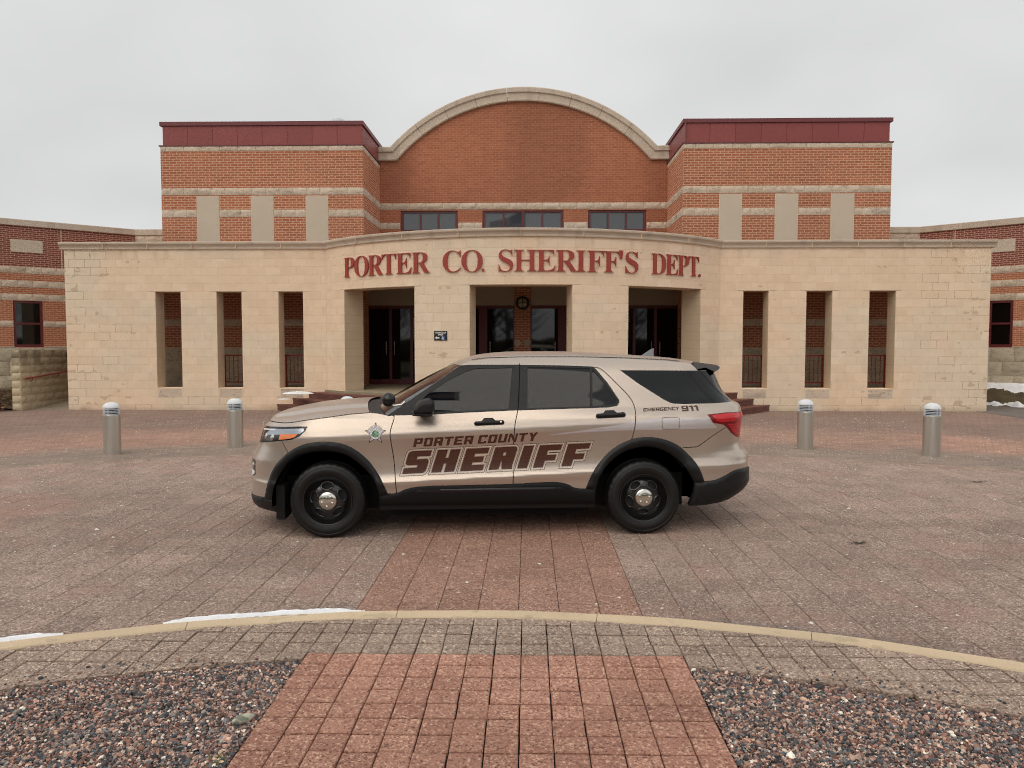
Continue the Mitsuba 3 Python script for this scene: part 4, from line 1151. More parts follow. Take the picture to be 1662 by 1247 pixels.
bollard(-6.97, 12.66, 'leftmost steel bollard light with white dome')
bollard(-5.24, 13.57, 'second steel bollard light from the left, between leftmost one and car hood')
bollard(-3.36, 14.15, 'bollard whose white dome alone shows above the car hood')
bollard(4.86, 13.55, 'steel bollard light just right of the car tail')
bollard(6.64, 12.75, 'rightmost steel bollard light with white dome')

# shrub tips showing beside the right step
# ------------------------------------------------------------------ woods behind the photographer (they show in glass and paint)
g = np.random.default_rng(31)
mb = MB()


def limb(a, b, r0, r1, n=4):
    mb.add(*tube([a, (np.array(a) + b) / 2 + g.normal(0, .04 * np.linalg.norm(np.subtract(b, a)), 3), b], [r0, (r0 + r1) / 2, r1], n, False))


for _ in range(150):
    a = g.uniform(-1.75, 1.75) + math.pi
    R = g.uniform(34, 60)
    x, y, h = R * math.sin(a), R * math.cos(a) + 4, g.uniform(6, 11)
    limb((x, y, -.1), (x + g.normal(0, .4), y, h * .75), .22, .10, 5)
    for _ in range(16):
        z = h * g.uniform(.2, .75); w = g.uniform(0, 6.28); L = h * g.uniform(.15, .34)
        e = np.array([x + L * math.cos(w), y + L * math.sin(w), z + L * g.uniform(.5, 1.2)])
        limb((x, y, z), e, .06, .025, 3)
        for _ in range(3):
            w2 = w + g.normal(0, .9); L2 = L * .6
            limb(e * .6 + np.array([x, y, z]) * .4, e + [L2 * math.cos(w2), L2 * math.sin(w2), L2 * g.uniform(.2, 1)], .028, .012, 3)
add('woodland', mb.mesh(), 'bark', kind='stuff', label='bare winter trees across the lawn behind the drive', cat='trees')
mb = MB()
for _ in range(420):
    a = g.uniform(-1.8, 1.8) + math.pi; R = g.uniform(40, 62)
    m = np.array(ico0.vertices) * [g.uniform(1.5, 3), g.uniform(1, 2), g.uniform(.9, 2.0)] * g.uniform(.7, 1.3, (12, 1))
    mb.add(m + [R * math.sin(a), R * math.cos(a) + 4, .8], ico0.faces)
add('undergrowth', mb.mesh(), 'earth', kind='stuff', label='brown brush under the bare trees', cat='brush')

# flagpole on the round island behind the photographer: its flag shows reflected in the high windows
fp = thing('flagpole', 'tall white flagpole with striped national flag, seen only reflected in window glass', 'flagpole')
add(fp + '__pole', lathe([(.09, -.1), (.075, 5), (.045, 11.2), (.001, 11.22)], 16, lambda v: v + [-.30, -2.2, 0]), 'louvre_white', smooth=40)
bs('flag_red', C(150, 30, 44), .8, two=True); bs('flag_white', C(225, 222, 220), .8, two=True); bs('flag_blue', C(38, 44, 96), .8, two=True)
wave = lambda u, v: np.stack([-.36 - u, -2.2 + .16 * np.sin(u * 4.2 + v * 1.1) * np.clip(u, 0, 1), 11.0 - 1.35 * v - .30 * u + .05 * np.sin(u * 3)], -1)
fk_ = thing(fp + '__flag')
for k in range(13):
    u, v = np.meshgrid(np.linspace(0 if k > 6 else .95, 2.4, 24), np.array([k / 13, (k + 1) / 13]), indexing='ij')
    q = [(2 * i, 2 * i + 1, 2 * i + 3, 2 * i + 2) for i in range(23)]
    add(fp + '__flag__stripe', (wave(u, v).reshape(-1, 3), np.array(q)), 'flag_red' if k % 2 == 0 else 'flag_white', smooth=True)
u, v = np.meshgrid(np.linspace(0, .95, 12), np.array([0, 7 / 13]), indexing='ij')
add(fp + '__flag__canton', (wave(u, v).reshape(-1, 3), np.array([(2 * i, 2 * i + 1, 2 * i + 3, 2 * i + 2) for i in range(11)])), 'flag_blue', smooth=True)

# ------------------------------------------------------------------ the car
bs('aerial_grey', C(118, 122, 126), .4)
bs('paint', C(200, 186, 174), .29, metallic=.70, specular=.5, clearcoat=.9, clearcoat_gloss=.94)
bs('car_black', C(20, 21, 23), .45, specular=.4)
bs('sill_black', C(13, 13, 14), .6, specular=.3)
bs('gloss_black', C(20, 21, 23), .12, specular=.6)
bs('tint_glass', C(11, 13, 15), .025, specular=.5)
bs('wind_glass', C(16, 17, 16), .03, specular=.7)
bs('tyre', C(8, 8, 9), .5)
bs('wheel_black', C(20, 20, 21), .16, specular=.9)
bs('well_black', C(10, 10, 10), .9)
bs('gap', C(22, 18, 15), .8)
bs('tail_red', C(196, 16, 28), .12, specular=.6, clearcoat=.8)
bs('tail_dark', C(120, 8, 18), .15, specular=.6)
bs('lamp_inner', C(176, 182, 190), .15, metallic=.8)
bs('lamp_dark', C(36, 36, 40), .15, specular=.6)
bs('amber', C(234, 138, 88), .2)
bs('lamp_white', C(232, 234, 236), .15)
bs('decal_brown', mikit.proc(lambda p, n, uv: mix(c3(C(66, 34, 24)), c3(C(86, 48, 34)), noise(p.x * 4, p.y, p.z * 160))), .35, clearcoat=.5)
bs('decal_line', C(214, 200, 186), .35)
bs('decal_dark', C(72, 48, 40), .4)
bs('decal_silver', C(206, 200, 202), .35, metallic=.3, clearcoat=.6)
bs('decal_lav', C(198, 190, 200), .4)
bs('decal_green', mikit.proc(lambda p, n, uv: mix(c3(C(30, 78, 50)), c3(C(120, 168, 136)), smoothstep(.3, .7, noise(p.x * 60, p.y, p.z * 60)))), .4)

FA = [(0.2, 1.02), (0.251, 1.097), (0.33, 1.112), (0.486, 1.106), (0.637, 1.11), (0.699, 1.104), (0.776, 1.064), (0.846, 1.024), (1.031, 0.953), (1.075, 0.908), (1.15, 0.84), (1.8, 0.6)]
FB = [(0.2, 0.55), (0.318, 0.724), (0.392, 0.835), (0.482, 0.892), (0.597, 0.886), (0.729, 0.89), (0.805, 0.828), (0.886, 0.794), (1.177, 0.804), (1.237, 0.797), (1.275, 0.72), (1.406, 0.607), (1.575, 0.542), (1.8, 0.42)]
ZW = [(0.20, .89), (0.30, .925), (.40, .95), (.50, .962), (.55, .972), (.575, .974), (.60, .962), (.66, .946), (.72, .942), (.80, .946), (.86, .955), (.92, .969), (.96, .980), (1.0, .990), (1.03, .990), (1.07, .980), (1.12, .964), (1.19, .930), (1.22, .914), (1.30, .872), (1.40, .828), (1.52, .768), (1.60, .722), (1.66, .672), (1.70, .62), (1.76, .52)]
fa, fb, Wz = (PchipInterpolator(*zip(*q)) for q in (FA, FB, ZW))
X0F, X0R, NF, NR, LF, LR = .20, 3.35, 2.5, 3.6, 1.0, .85
TF, TR = X0F - LF * math.pi / 2, X0R + LR * math.pi / 2
WB = 3.038
CA = math.radians(4.2)
CUX, CUY = np.array([math.cos(CA), math.sin(CA), 0]), np.array([-math.sin(CA), math.cos(CA), 0])
C0 = np.array([-1.978, 8.140, 0.0])


def car(v):
    v = np.asarray(v, float)
    return C0 + v[..., 0:1] * CUX + v[..., 1:2] * CUY + v[..., 2:3] * np.array([0, 0, 1.0])


def surf(t, z, off=0.0):
    """The body side (near side, y < 0) over t (length, wrapped round nose and tail) and height z."""
    t, z = np.asarray(t, float), np.asarray(z, float)
    tc = np.clip(t, X0F, X0R)
    fade = np.clip((z - .42) / .1, 0, 1) * np.clip((1.24 - z) / .1, 0, 1)
    zz = z - .042 * (np.clip(t, -.6, 3.6) - 1.5) * fade
    w = Wz(zz) - .02 * np.clip((tc - 1.5) / 1.9, -1, 1) ** 2 + off
    hip = .012 * np.exp(-((t - 3.25) / .42) ** 2) * np.clip((z - .75) / .2, 0, 1) * np.clip((1.2 - z) / .2, 0, 1)
    w = w + hip
    x, y = t.copy(), -w
    th = np.clip((X0F - t) / LF, 0, np.pi / 2); r = (np.sin(th) ** NF + np.cos(th) ** NF) ** (-1 / NF)
    m = t < X0F
    x = np.where(m, X0F - (fa(z) + off) * r * np.sin(th), x); y = np.where(m, -w * r * np.cos(th), y)
    th = np.clip((t - X0R) / LR, 0, np.pi / 2); r = (np.sin(th) ** NR + np.cos(th) ** NR) ** (-1 / NR)
    m = t > X0R
    x = np.where(m, X0R + (fb(z) + off) * r * np.sin(th), x); y = np.where(m, -w * r * np.cos(th), y)
    return np.stack([x, y, z + 0 * x], -1)


def normal(t, z):
    e = .004
    a = surf(t + e, z) - surf(t - e, z)
    b = surf(t, np.minimum(z + e, 1.76)) - surf(t, np.maximum(z - e, .2))
    n = np.cross(a, b)
    return n / np.maximum(np.linalg.norm(n, axis=-1, keepdims=True), 1e-9)


def skin_arr(poly, off=0.0, step=.03, skirt=.012, side=-1, pillow=None):
    V, F, N, n = [], [], [], 0
    for g in getattr(poly, 'geoms', [poly]):
        if g.geom_type != 'Polygon' or g.area < 1e-7:
            continue
        P, f, loops = tri(g, step)
        t, z = P[:, 0], np.clip(P[:, 1], .2, 1.76)
        nn = normal(t, z)
        o = np.full(len(P), off)
        if pillow:
            h, wd = pillow
            d = np.clip(shapely.distance(shapely.points(P), g.boundary) / wd, 0, 1)
            o = off + h * np.sqrt(np.clip(1 - (1 - d) ** 2, 0, 1))
        p = surf(t, z) + nn * o[:, None]
        if pillow:
            q = np.cross(p[f[:, 1]] - p[f[:, 0]], p[f[:, 2]] - p[f[:, 0]])
            nn = np.zeros_like(p)
            for k in range(3):
                np.add.at(nn, f[:, k], q)
            nn /= np.maximum(np.linalg.norm(nn, axis=1, keepdims=True), 1e-12)
        V.append(p); F.append(f + n); N.append(nn); n += len(p)
        if skirt:
            base = normal(t, z)
            for lp in loops:
                a, b = np.array(lp), np.roll(lp, -1)
                k = len(a)
                q = np.vstack([p[a], p[b], p[b] - base[b] * skirt, p[a] - base[a] * skirt])
                sn = np.cross(p[b] - p[a], base[a]); sn /= np.maximum(np.linalg.norm(sn, axis=1, keepdims=True), 1e-12)
                i = np.arange(k)
                V.append(q); N.append(np.tile(sn, (4, 1)))
                F.append(np.vstack([np.c_[i, i + 3 * k, i + 2 * k], np.c_[i, i + 2 * k, i + k]]) + n); n += 4 * k
    V, F, N = np.vstack(V), np.vstack(F), np.vstack(N)
    if side > 0:
        V, N, F = V * [1, -1, 1], N * [1, -1, 1], F[:, ::-1]
    return car(V), F, N @ np.vstack([CUX, CUY, [0, 0, 1]])


def skin(name, poly, mat, **kw):
    tags = {k: kw.pop(k) for k in ('label',) if k in kw}
    v, f, n = skin_arr(poly, **kw)
    return add(name, (v, f), mat, normals=n, **tags)


def spline(pts, k=6, closed=False):
    p = np.array(pts, float)
    q = np.vstack([p[-1:], p, p[:2]]) if closed else np.vstack([2 * p[0] - p[1], p, 2 * p[-1] - p[-2]])
    out = []
    for i in range(1, len(q) - 2):
        a, b, c, d = q[i - 1:i + 3]
        for s in np.arange(k) / k:
            out.append(.5 * (2 * b + (c - a) * s + (2 * a - 5 * b + 4 * c - d) * s * s + (3 * b - a - 3 * c + d) * s ** 3))
    if not closed:
        out.append(q[-2])
    return [tuple(o) for o in out]


archF_out = spline([(-0.599, 0.338), (-0.567, 0.455), (-0.503, 0.605), (-0.431, 0.719), (-0.345, 0.825), (-0.235, 0.893), (-0.107, 0.926), (0.037, 0.930), (0.173, 0.902), (0.285, 0.839), (0.389, 0.743), (0.473, 0.626), (0.525, 0.533), (0.573, 0.42)])
archF_in = spline([(-0.463, 0.345), (-0.435, 0.53), (-0.347, 0.677), (-0.251, 0.775), (-0.123, 0.829), (0.033, 0.836), (0.169, 0.806), (0.281, 0.731), (0.401, 0.614), (0.457, 0.527), (0.489, 0.41)])
archR_out = spline([(2.469, 0.46), (2.529, 0.608), (2.613, 0.722), (2.733, 0.842), (2.897, 0.929), (3.065, 0.954), (3.241, 0.926), (3.401, 0.848), (3.517, 0.722), (3.585, 0.600), (3.615, 0.51)])
archR_in = spline([(2.565, 0.449), (2.609, 0.59), (2.697, 0.704), (2.837, 0.806), (2.969, 0.848), (3.073, 0.857), (3.213, 0.827), (3.369, 0.731), (3.465, 0.614), (3.529, 0.503)])
well_F = Polygon(archF_in + [(.489, .1), (-.463, .1)])
well_R = Polygon(archR_in + [(3.529, .1), (2.565, .1)])
ring_F = Polygon(archF_out + archF_in[::-1]).buffer(0)
ring_R = Polygon(archR_out + archR_in[::-1]).buffer(0)
full_F = Polygon(archF_out + [(.573, .1), (-.599, .1)])
full_R = Polygon(archR_out + [(3.615, .1), (2.469, .1)])
sill_top = spline([(0.489, 0.416), (0.653, 0.434), (0.753, 0.474), (0.917, 0.498), (1.333, 0.506), (1.741, 0.512), (2.0, 0.524), (2.185, 0.525), (2.289, 0.503), (2.377, 0.464), (2.565, 0.455)])
sill = Polygon(sill_top + [(2.565, .305), (.489, .305)]).difference(well_F).difference(well_R).difference(ring_F.buffer(.001)).difference(ring_R.buffer(.001))
fbump = Polygon([(TF, .338), (-.915, .338), (-.647, .353), (-.463, .353), (-.463, .2), (TF, .2)]).difference(ring_F.buffer(.001))
rtop = spline([(3.527, .503), (3.613, .515), (3.701, .524), (3.793, .563), (3.881, .608), (4.001, .62), (4.2, .612), (TR, .61)])
rbump = Polygon(rtop + [(TR, .31), (4.0, .285), (3.75, .265), (3.54, .262)]).difference(ring_R.buffer(.001)).difference(well_R)
trimF = Polygon([(0.569, 1.169), (1.257, 1.641), (1.381, 1.646), (1.843, 1.646), (1.811, 1.214), (1.337, 1.196), (1.037, 1.181)])
trimR = Polygon([(1.847, 1.644), (2.221, 1.640), (2.565, 1.628), (2.60, 1.600), (2.697, 1.478), (2.805, 1.306), (2.803, 1.280), (2.777, 1.25), (2.681, 1.236), (1.817, 1.214)])
glassF = Polygon([(0.790, 1.205), (0.941, 1.361), (1.129, 1.49), (1.313, 1.580), (1.397, 1.607), (1.769, 1.616), (1.727, 1.232), (1.30, 1.214), (1.017, 1.204)])
glassR1 = Polygon([(1.921, 1.619), (2.537, 1.610), (2.515, 1.25), (1.905, 1.236)])
glassR2 = Polygon([(2.561, 1.598), (2.665, 1.466), (2.775, 1.312), (2.772, 1.290), (2.755, 1.268), (2.539, 1.252)])
quarter = Polygon([(2.837, 1.592), (3.001, 1.466), (3.245, 1.308)] + spline([(3.245, 1.308), (3.329, 1.272), (3.457, 1.265)])[1:] + [(4.10, 1.274), (4.157, 1.406), (4.041, 1.578), (3.765, 1.585)])
rear_glass = Polygon([(4.116, 1.274), (TR, 1.268), (TR, 1.60), (4.055, 1.585), (4.170, 1.406)])
tail = Polygon([(3.657, 1.168), (3.841, 1.184), (4.117, 1.176), (4.160, 1.176), (4.150, .90), (4.101, 0.903), (3.99, 0.935), (3.917, 0.975), (3.85, 1.04), (3.813, 1.066), (3.757, 1.078), (3.709, 1.088)])
head = Polygon([(-1.031, 1.019), (-0.739, 1.04), (-0.491, 1.052), (-0.30, 1.066), (-0.215, 1.067), (-0.218, 1.028), (-0.267, 0.974), (-0.343, 0.941), (-0.563, 0.908), (-0.935, 0.857), (-1.06, .86)])
hood_edge = spline([(TF, 1.045), (-1.08, 1.062), (-0.859, 1.079), (-0.495, 1.090), (-0.243, 1.127), (0.161, 1.178), (0.40, 1.198)])
ditch = [(1.257, 1.643), (1.369, 1.685), (1.521, 1.704), (1.889, 1.713), (2.513, 1.712), (2.885, 1.703), (3.269, 1.685), (3.60, 1.664)]
grille = Polygon([(TF, .99), (-1.12, .985), (-1.05, .80), (-1.12, .62), (TF, .62)])
fog = Polygon([(-1.03, .70), (-0.80, .70), (-0.775, .69), (-.772, .56), (-0.80, .545), (-1.02, .49)])
body = Polygon([(TF, .338)] + hood_edge + [(.50, 1.185), (.569, 1.169)] + ditch + [(3.70, 1.655), (3.765, 1.585), (4.041, 1.585), (TR, 1.60), (TR, .30), (3.5, .262), (2.4, .25), (.5, .25), (-.4, .3)]).buffer(0)
paint = body.difference(unary_union([full_F, full_R, sill, fbump, rbump, trimF, trimR, quarter, rear_glass, tail, head, grille, fog, sbox(.4, .2, 2.7, .40), Polygon([(.3, .25), (.3, .42), (.6, .43), (.6, .25)]), Polygon([(2.4, .2), (2.4, .45), (2.6, .45), (2.6, .2)])]))
gapw = .0042
fcut = spline([(0.570, 1.169), (0.633, 1.160), (0.601, 1.019), (0.612, .88), (0.629, 0.749), (0.653, 0.43)])
bcut = spline([(1.845, 1.66), (1.83, 1.4), (1.815, 1.232), (1.777, 1.04), (1.768, .7), (1.765, 0.395)])
rcut = spline([(2.535, 1.615), (2.60, 1.618), (2.665, 1.590), (2.809, 1.445), (2.917, 1.320), (2.950, 1.226), (2.942, 1.12), (2.929, 1.013), (2.905, 0.90)])
fbcut = spline([(-.48, .96), (-.42, .88), (-.34, .79)])
rbcut = spline([(3.42, .845), (3.52, .848), (3.589, 0.862), (3.717, 0.956), (3.86, 1.05)])
hatch = LineString([(4.165, 1.0), (4.165, 1.27)])
roofcut = LineString([(1.25, 1.6475), (2.58, 1.6415)])
cutters = unary_union([LineString(c).buffer(gapw, cap_style=2) for c in (fcut, bcut, rcut, fbcut, rbcut)])
fuel = sbox(3.20, 1.032, 3.372, 1.142).buffer(-.02).buffer(.02)
cutters = unary_union([cutters, fuel.boundary.buffer(.0022)])
pieces = [g for g in getattr(paint.difference(cutters), 'geoms', []) if g.area > 8e-3]

suv = thing('police_car', 'tan police sport utility car with brown SHERIFF lettering parked across the drive', 'car')


def pname(g):
    c = g.representative_point()
    x, z = c.x, c.y
    if fuel.buffer(.005).contains(c):
        return 'fuel_door'
    if x < .62 and z > .85 and g.bounds[2] > .3:
        return 'front_fender'
    if x < .2:
        return 'front_bumper'
    if .6 < x < 1.8 and z < 1.25:
        return 'front_door'
    if 1.76 < x < 2.95 and z < 1.25 and g.bounds[2] < 3.0 and g.bounds[0] > 1.7:
        return 'rear_door'
    if g.bounds[0] > 3.3 and g.bounds[3] < 1.1:
        return 'rear_bumper'
    return 'quarter_panel'


for side in (-1, 1):
    doors = {}
    for g in pieces:
        n = pname(g)
        k = skin(suv + '__' + n, g, 'paint', step=.021, side=side)
        doors.setdefault(n, k)
    # dark shell under the gaps, with wheel wells left open
    shell = body.buffer(-.004).difference(well_F).difference(well_R).difference(sbox(-3, -1, 6, .24))
    skin(suv + '__inner_shell', shell, 'gap', off=-.016, step=.08, skirt=0, side=side)
    for nm, g, m, kw in (('wheel_arch_trim', ring_F, 'car_black', dict(off=.004, pillow=(.024, .055), skirt=.09)), ('wheel_arch_trim', ring_R, 'car_black', dict(off=.004, pillow=(.024, .055), skirt=.09)),
                         ('sill_trim', sill, 'sill_black', dict(off=-.004, pillow=(.016, .05), skirt=.05)), ('front_bumper_trim', fbump, 'car_black', dict(off=-.004, pillow=(.014, .03), skirt=.05)),
                         ('rear_bumper_trim', rbump, 'car_black', dict(off=-.004, pillow=(.018, .035), skirt=.05)), ('quarter_window', quarter, 'tint_glass', dict(off=-.001)), ('rear_window', rear_glass, 'tint_glass', dict(off=-.001)),
                         ('grille', grille, 'gloss_black', dict(off=-.006))):
        skin(suv + '__' + nm, g, m, side=side, **{'step': .022, **kw})
    # lower rail on the sill
    rail = Polygon(spline([(.80, .440), (.95, .468), (1.5, .476), (2.1, .486), (2.25, .470), (2.27, .452), (2.1, .436), (1.5, .430), (.95, .425)], 5, True))
    skin(suv + '__sill_rail', rail, 'gloss_black', off=.008, pillow=(.010, .018), step=.018, side=side)
    fdo, rdo = doors['front_door'], doors['rear_door']
    skin(fdo + '__window_trim', trimF.difference(glassF.buffer(.0015)).difference(LineString(bcut).buffer(gapw)), 'car_black', off=.001, step=.022, side=side)
    skin(rdo + '__window_trim', trimR.difference(unary_union([glassR1, glassR2]).buffer(.0015)).difference(LineString(bcut).buffer(gapw)), 'car_black', off=.001, step=.022, side=side)
    skin(fdo + '__window', glassF, 'tint_glass', off=-.004, step=.03, side=side)
    skin(rdo + '__window', glassR1, 'tint_glass', off=-.004, step=.03, side=side)
    skin(rdo + '__window', glassR2, 'tint_glass', off=-.004, step=.03, side=side)
    # glossy seam lines on the dark rear glass
    for a, b in (((3.617, 1.58), (3.809, 1.283)), ((3.789, 1.58), (4.045, 1.289))):
        skin(suv + '__glass_seam', LineString([a, b]).buffer(.0045, cap_style=2), 'gap', off=.0012, skirt=0, step=.03, side=side)
    # lamps
    skin(suv + '__tail_light', tail, 'tail_dark', off=.0, step=.02, side=side)
    tkey = suv + '__tail_light' + ('' if side < 0 else '_001')
    top = Polygon([(3.700, 1.160), (3.841, 1.172), (4.15, 1.166), (4.15, 1.11), (3.93, 1.095), (3.80, 1.090), (3.74, 1.104)])
    low = Polygon([(3.86, 1.07), (3.93, 1.082), (4.145, 1.098), (4.14, .925), (4.09, .925), (4.0, .95), (3.93, .99)])
    skin(tkey + '__lens', top, 'tail_red', off=.004, pillow=(.006, .015), step=.015, side=side)
    skin(tkey + '__lens', low.difference(unary_union([sbox(3.8, z, 4.075, z + .007) for z in np.arange(.95, 1.08, .024)])), 'tail_red', off=.004, step=.02, side=side)
    hk = skin(suv + '__headlight', head, 'lamp_dark', off=-.004, step=.02, side=side)
    rimh = head.difference(head.buffer(-.012))
    skin(hk + '__bezel', rimh, 'gloss_black', off=.002, step=.015, side=side)
    skin(hk + '__reflector', Polygon([(-.66, 1.026), (-.50, 1.034), (-.25, 1.050), (-.232, 1.030), (-.27, .998), (-.45, .985), (-.66, .965), (-.80, .96)]), 'lamp_inner', off=-.001, step=.02, side=side)
    for a, b in ((-.80, -.70), (-.66, -.56)):
        skin(hk + '__lamp', Point((a + b) / 2, .945).buffer(.030), 'chrome', off=-.001, pillow=(.008, .02), step=.01, side=side)
    skin(hk + '__turn_signal', Polygon([(-.50, .985), (-.29, .998), (-.315, .968), (-.38, .945), (-.50, .925)]), 'amber', off=.0, step=.02, side=side)
    skin(hk + '__light_bar', Polygon([(-1.0, 1.0), (-.60, 1.026), (-.60, 1.016), (-1.0, .985)]), 'lamp_white', off=.001, step=.02, side=side)
    fk = skin(suv + '__fog_light', fog, 'gloss_black', off=-.004, step=.02, side=side)
    skin(fk + '__lens', Polygon([(-.99, .665), (-.86, .668), (-.84, .64), (-.85, .60), (-.98, .60)]), 'chrome', off=.0, pillow=(.006, .015), step=.015, side=side)
    skin(fk + '__chrome_strip', Polygon([(-.98, .585), (-.82, .585), (-.825, .56), (-.98, .52)]), 'lamp_white', off=.0, step=.02, side=side)
    # door handles: cup and bar
    for dk, t0, z0 in ((fdo, 1.412, 1.100), (rdo, 2.580, 1.163)):
        cupp = affinity.scale(Point(t0 + .125, z0 - .015).buffer(1, quad_segs=16), .055, .030)
        skin(dk + '__handle_cup', cupp, 'paint', off=.0006, pillow=(-.012, .03), skirt=0, step=.012, side=side)
        bar = LineString([(t0, z0 - .006), (t0 + .25, z0 + .004)]).buffer(.019).union(Polygon([(t0 + .055, z0 + .01), (t0 + .08, z0 + .036), (t0 + .155, z0 + .038), (t0 + .185, z0 + .012)]).buffer(.006))
        hd = skin(dk + '__handle', bar.buffer(-.004).buffer(.004), 'car_black', off=.012, pillow=(.022, .018), step=.009, skirt=.02, side=side)
        if side < 0 and dk == fdo:
            skin(hd + '__lock', Point(t0 + .235, z0 + .004).buffer(.006), 'chrome', off=.035, step=.004, side=side)
    # mirror
    mk = thing(suv + '__door_mirror')
    sp = [((.858, -1.06, 1.238), .032), ((.862, -1.20, 1.240), .028), ((.895, -1.06, 1.288), .040), ((.905, -1.19, 1.285), .034), ((.965, -1.06, 1.312), .038), ((.965, -1.19, 1.306), .032), ((.995, -1.06, 1.30), .028), ((.995, -1.20, 1.296), .024), ((1.0, -1.06, 1.235), .026), ((.996, -1.20, 1.238), .022)]
    flip = lambda v: v * [1, -side * -1 if side < 0 else -1, 1]
    def mirrored(m):
        v = np.array(m.vertices); f = m.faces
        return (car(v), f) if side < 0 else (car(v * [1, -1, 1]), f[:, ::-1])
    shellm = blob(sp)
    mk = add(suv + '__mirror', mirrored(shellm), 'car_black', smooth=45)
    low_ = blob([((.83, -1.05, 1.196), .012), ((1.005, -1.05, 1.19), .014), ((.835, -1.17, 1.20), .012), ((1.0, -1.18, 1.196), .012), ((.83, -1.05, 1.21), .012), ((1.0, -1.17, 1.21), .012)])
    add(mk + '__lower_cap', mirrored(low_), 'gloss_black', smooth=45)
    arm = blob([((.90, -.93, 1.18), .022), ((.96, -.93, 1.18), .022), ((.90, -1.07, 1.185), .016), ((.95, -1.07, 1.185), .016)])
    add(mk + '__arm', mirrored(arm), 'car_black', smooth=45)

# glued-on graphics of the near side


def block_letter(ch, sv=.30, sh=.21, w=.95, r=.10):
    R = lambda a, b, c, d: sbox(a, b, c, d)
    L, B, Tp, M = R(0, 0, sv, 1), R(0, 0, w, sh), R(0, 1 - sh, w, 1), R(0, .5 - sh / 2, w, .5 + sh / 2)
    Rt = R(w - sv, 0, w, 1)
    rnd = lambda p, q=r: p.buffer(-q * .45).buffer(q * .45).buffer(q * .0) if q else p
    cor = lambda p, cs: p.difference(unary_union([R(min(x, x + dx), min(y, y + dy), max(x, x + dx), max(y, y + dy)).difference(Point(x + dx, y + dy).buffer(r, quad_segs=6)) for x, y, dx, dy in cs]))
    tl, tr, bl, br = (0, 1, r, -r), (w, 1, -r, -r), (0, 0, r, r), (w, 0, -r, r)
    if ch == 'I': return R(0, 0, sv, 1), sv
    if ch == 'H': return unary_union([L, Rt, M]), w
    if ch == 'E': return unary_union([L, B, Tp, R(0, .5 - sh / 2, w * .88, .5 + sh / 2)]), w
    if ch == 'F': return unary_union([L, Tp, R(0, .42 - sh / 2, w * .88, .42 + sh / 2)]), w
    if ch == 'T': return unary_union([R(w / 2 - sv / 2, 0, w / 2 + sv / 2, 1), Tp]), w
    if ch == 'P': return cor(unary_union([L, Tp, R(0, .34, w, .34 + sh), R(w - sv, .34, w, 1)]), [tr, (w, .34, -r, r)]), w
    if ch == 'R': return cor(unary_union([L, Tp, R(0, .36, w, .36 + sh), R(w - sv, .45, w, 1), Polygon([(w * .45, .42), (w * .45 + sv, .5), (w + .04, 0), (w + .04 - sv * 1.05, 0)]), R(w - sv, 0, w, .40)]), [tr]), w
    if ch == 'O': return cor(unary_union([L, Rt, Tp, B]), [tl, tr, bl, br]), w
    if ch == 'C': return cor(unary_union([L, Tp, B, R(w - sv, .72, w, 1), R(w - sv, 0, w, .28)]), [tl, bl, br]), w
    if ch == 'G': return cor(unary_union([L, Tp, B, R(w - sv, 0, w, .52), R(w * .5, .52 - sh, w, .52)]), [tl, bl]), w
    if ch == 'U': return cor(unary_union([L, Rt, B]), [bl, br]), w
    if ch == 'N': return unary_union([R(0, 0, sv * .7, 1), R(w - sv * .7, 0, w, 1), Polygon([(0, 1), (sv * .9, 1), (w, 0), (w - sv * .9, 0)])]), w
    if ch == 'M': return unary_union([R(0, 0, sv * .8, 1), R(w * 1.2 - sv * .8, 0, w * 1.2, 1), Polygon([(0, 1), (sv, 1), (w * .6 + sv * .4, .1), (w * .6 - sv * .4, .1)]), Polygon([(w * 1.2 - sv, 1), (w * 1.2, 1), (w * .6 + sv * .4, .1), (w * .6 - sv * .4, .1)])]), w * 1.2
    if ch == 'Y': return unary_union([R(w / 2 - sv / 2, 0, w / 2 + sv / 2, .5), Polygon([(0, 1), (sv, 1), (w / 2 + sv / 2, .42), (w / 2 - sv / 2, .42)]), Polygon([(w, 1), (w - sv, 1), (w / 2 - sv / 2, .42), (w / 2 + sv / 2, .42)])]), w
    if ch == 'S': return cor(unary_union([Tp, B, M, R(0, .5 - sh / 2, sv, 1), R(w - sv, 0, w, .5 + sh / 2)]), [tl, (0, .5 - sh / 2, r, r), (w, .5 + sh / 2, -r, -r), br]), w
    if ch == '9': return cor(unary_union([Tp, B, R(0, .36, w, .36 + sh), R(0, .36, sv, 1), Rt]), [tl, tr, (0, .36, r, r), br]), w
    if ch == '1': return unary_union([R(w * .3, 0, w * .3 + sv, 1), Polygon([(w * .3, 1), (w * .3, .72), (0, .72), (0, .86)])]), w * .3 + sv


def word(text, quad, gap, slant, **kw):
    """Letters of the word set in the parallelogram (bottom-left, top-left, top-right) in (t, z)."""
    x, out = 0, []
    for ch in text:
        if ch == ' ':
            x += kw.get('space', .55); continue
        g, w = block_letter(ch, **{k: v for k, v in kw.items() if k != 'space'})
        out.append(affinity.translate(g, x, 0)); x += w + gap
    W = x - gap
    bl, tl, tr = map(np.array, quad)
    e = (tr - tl) / W; u = tl - bl
    return [affinity.affine_transform(g, [e[0], u[0], e[1], u[1], bl[0], bl[1]]) for g in out]


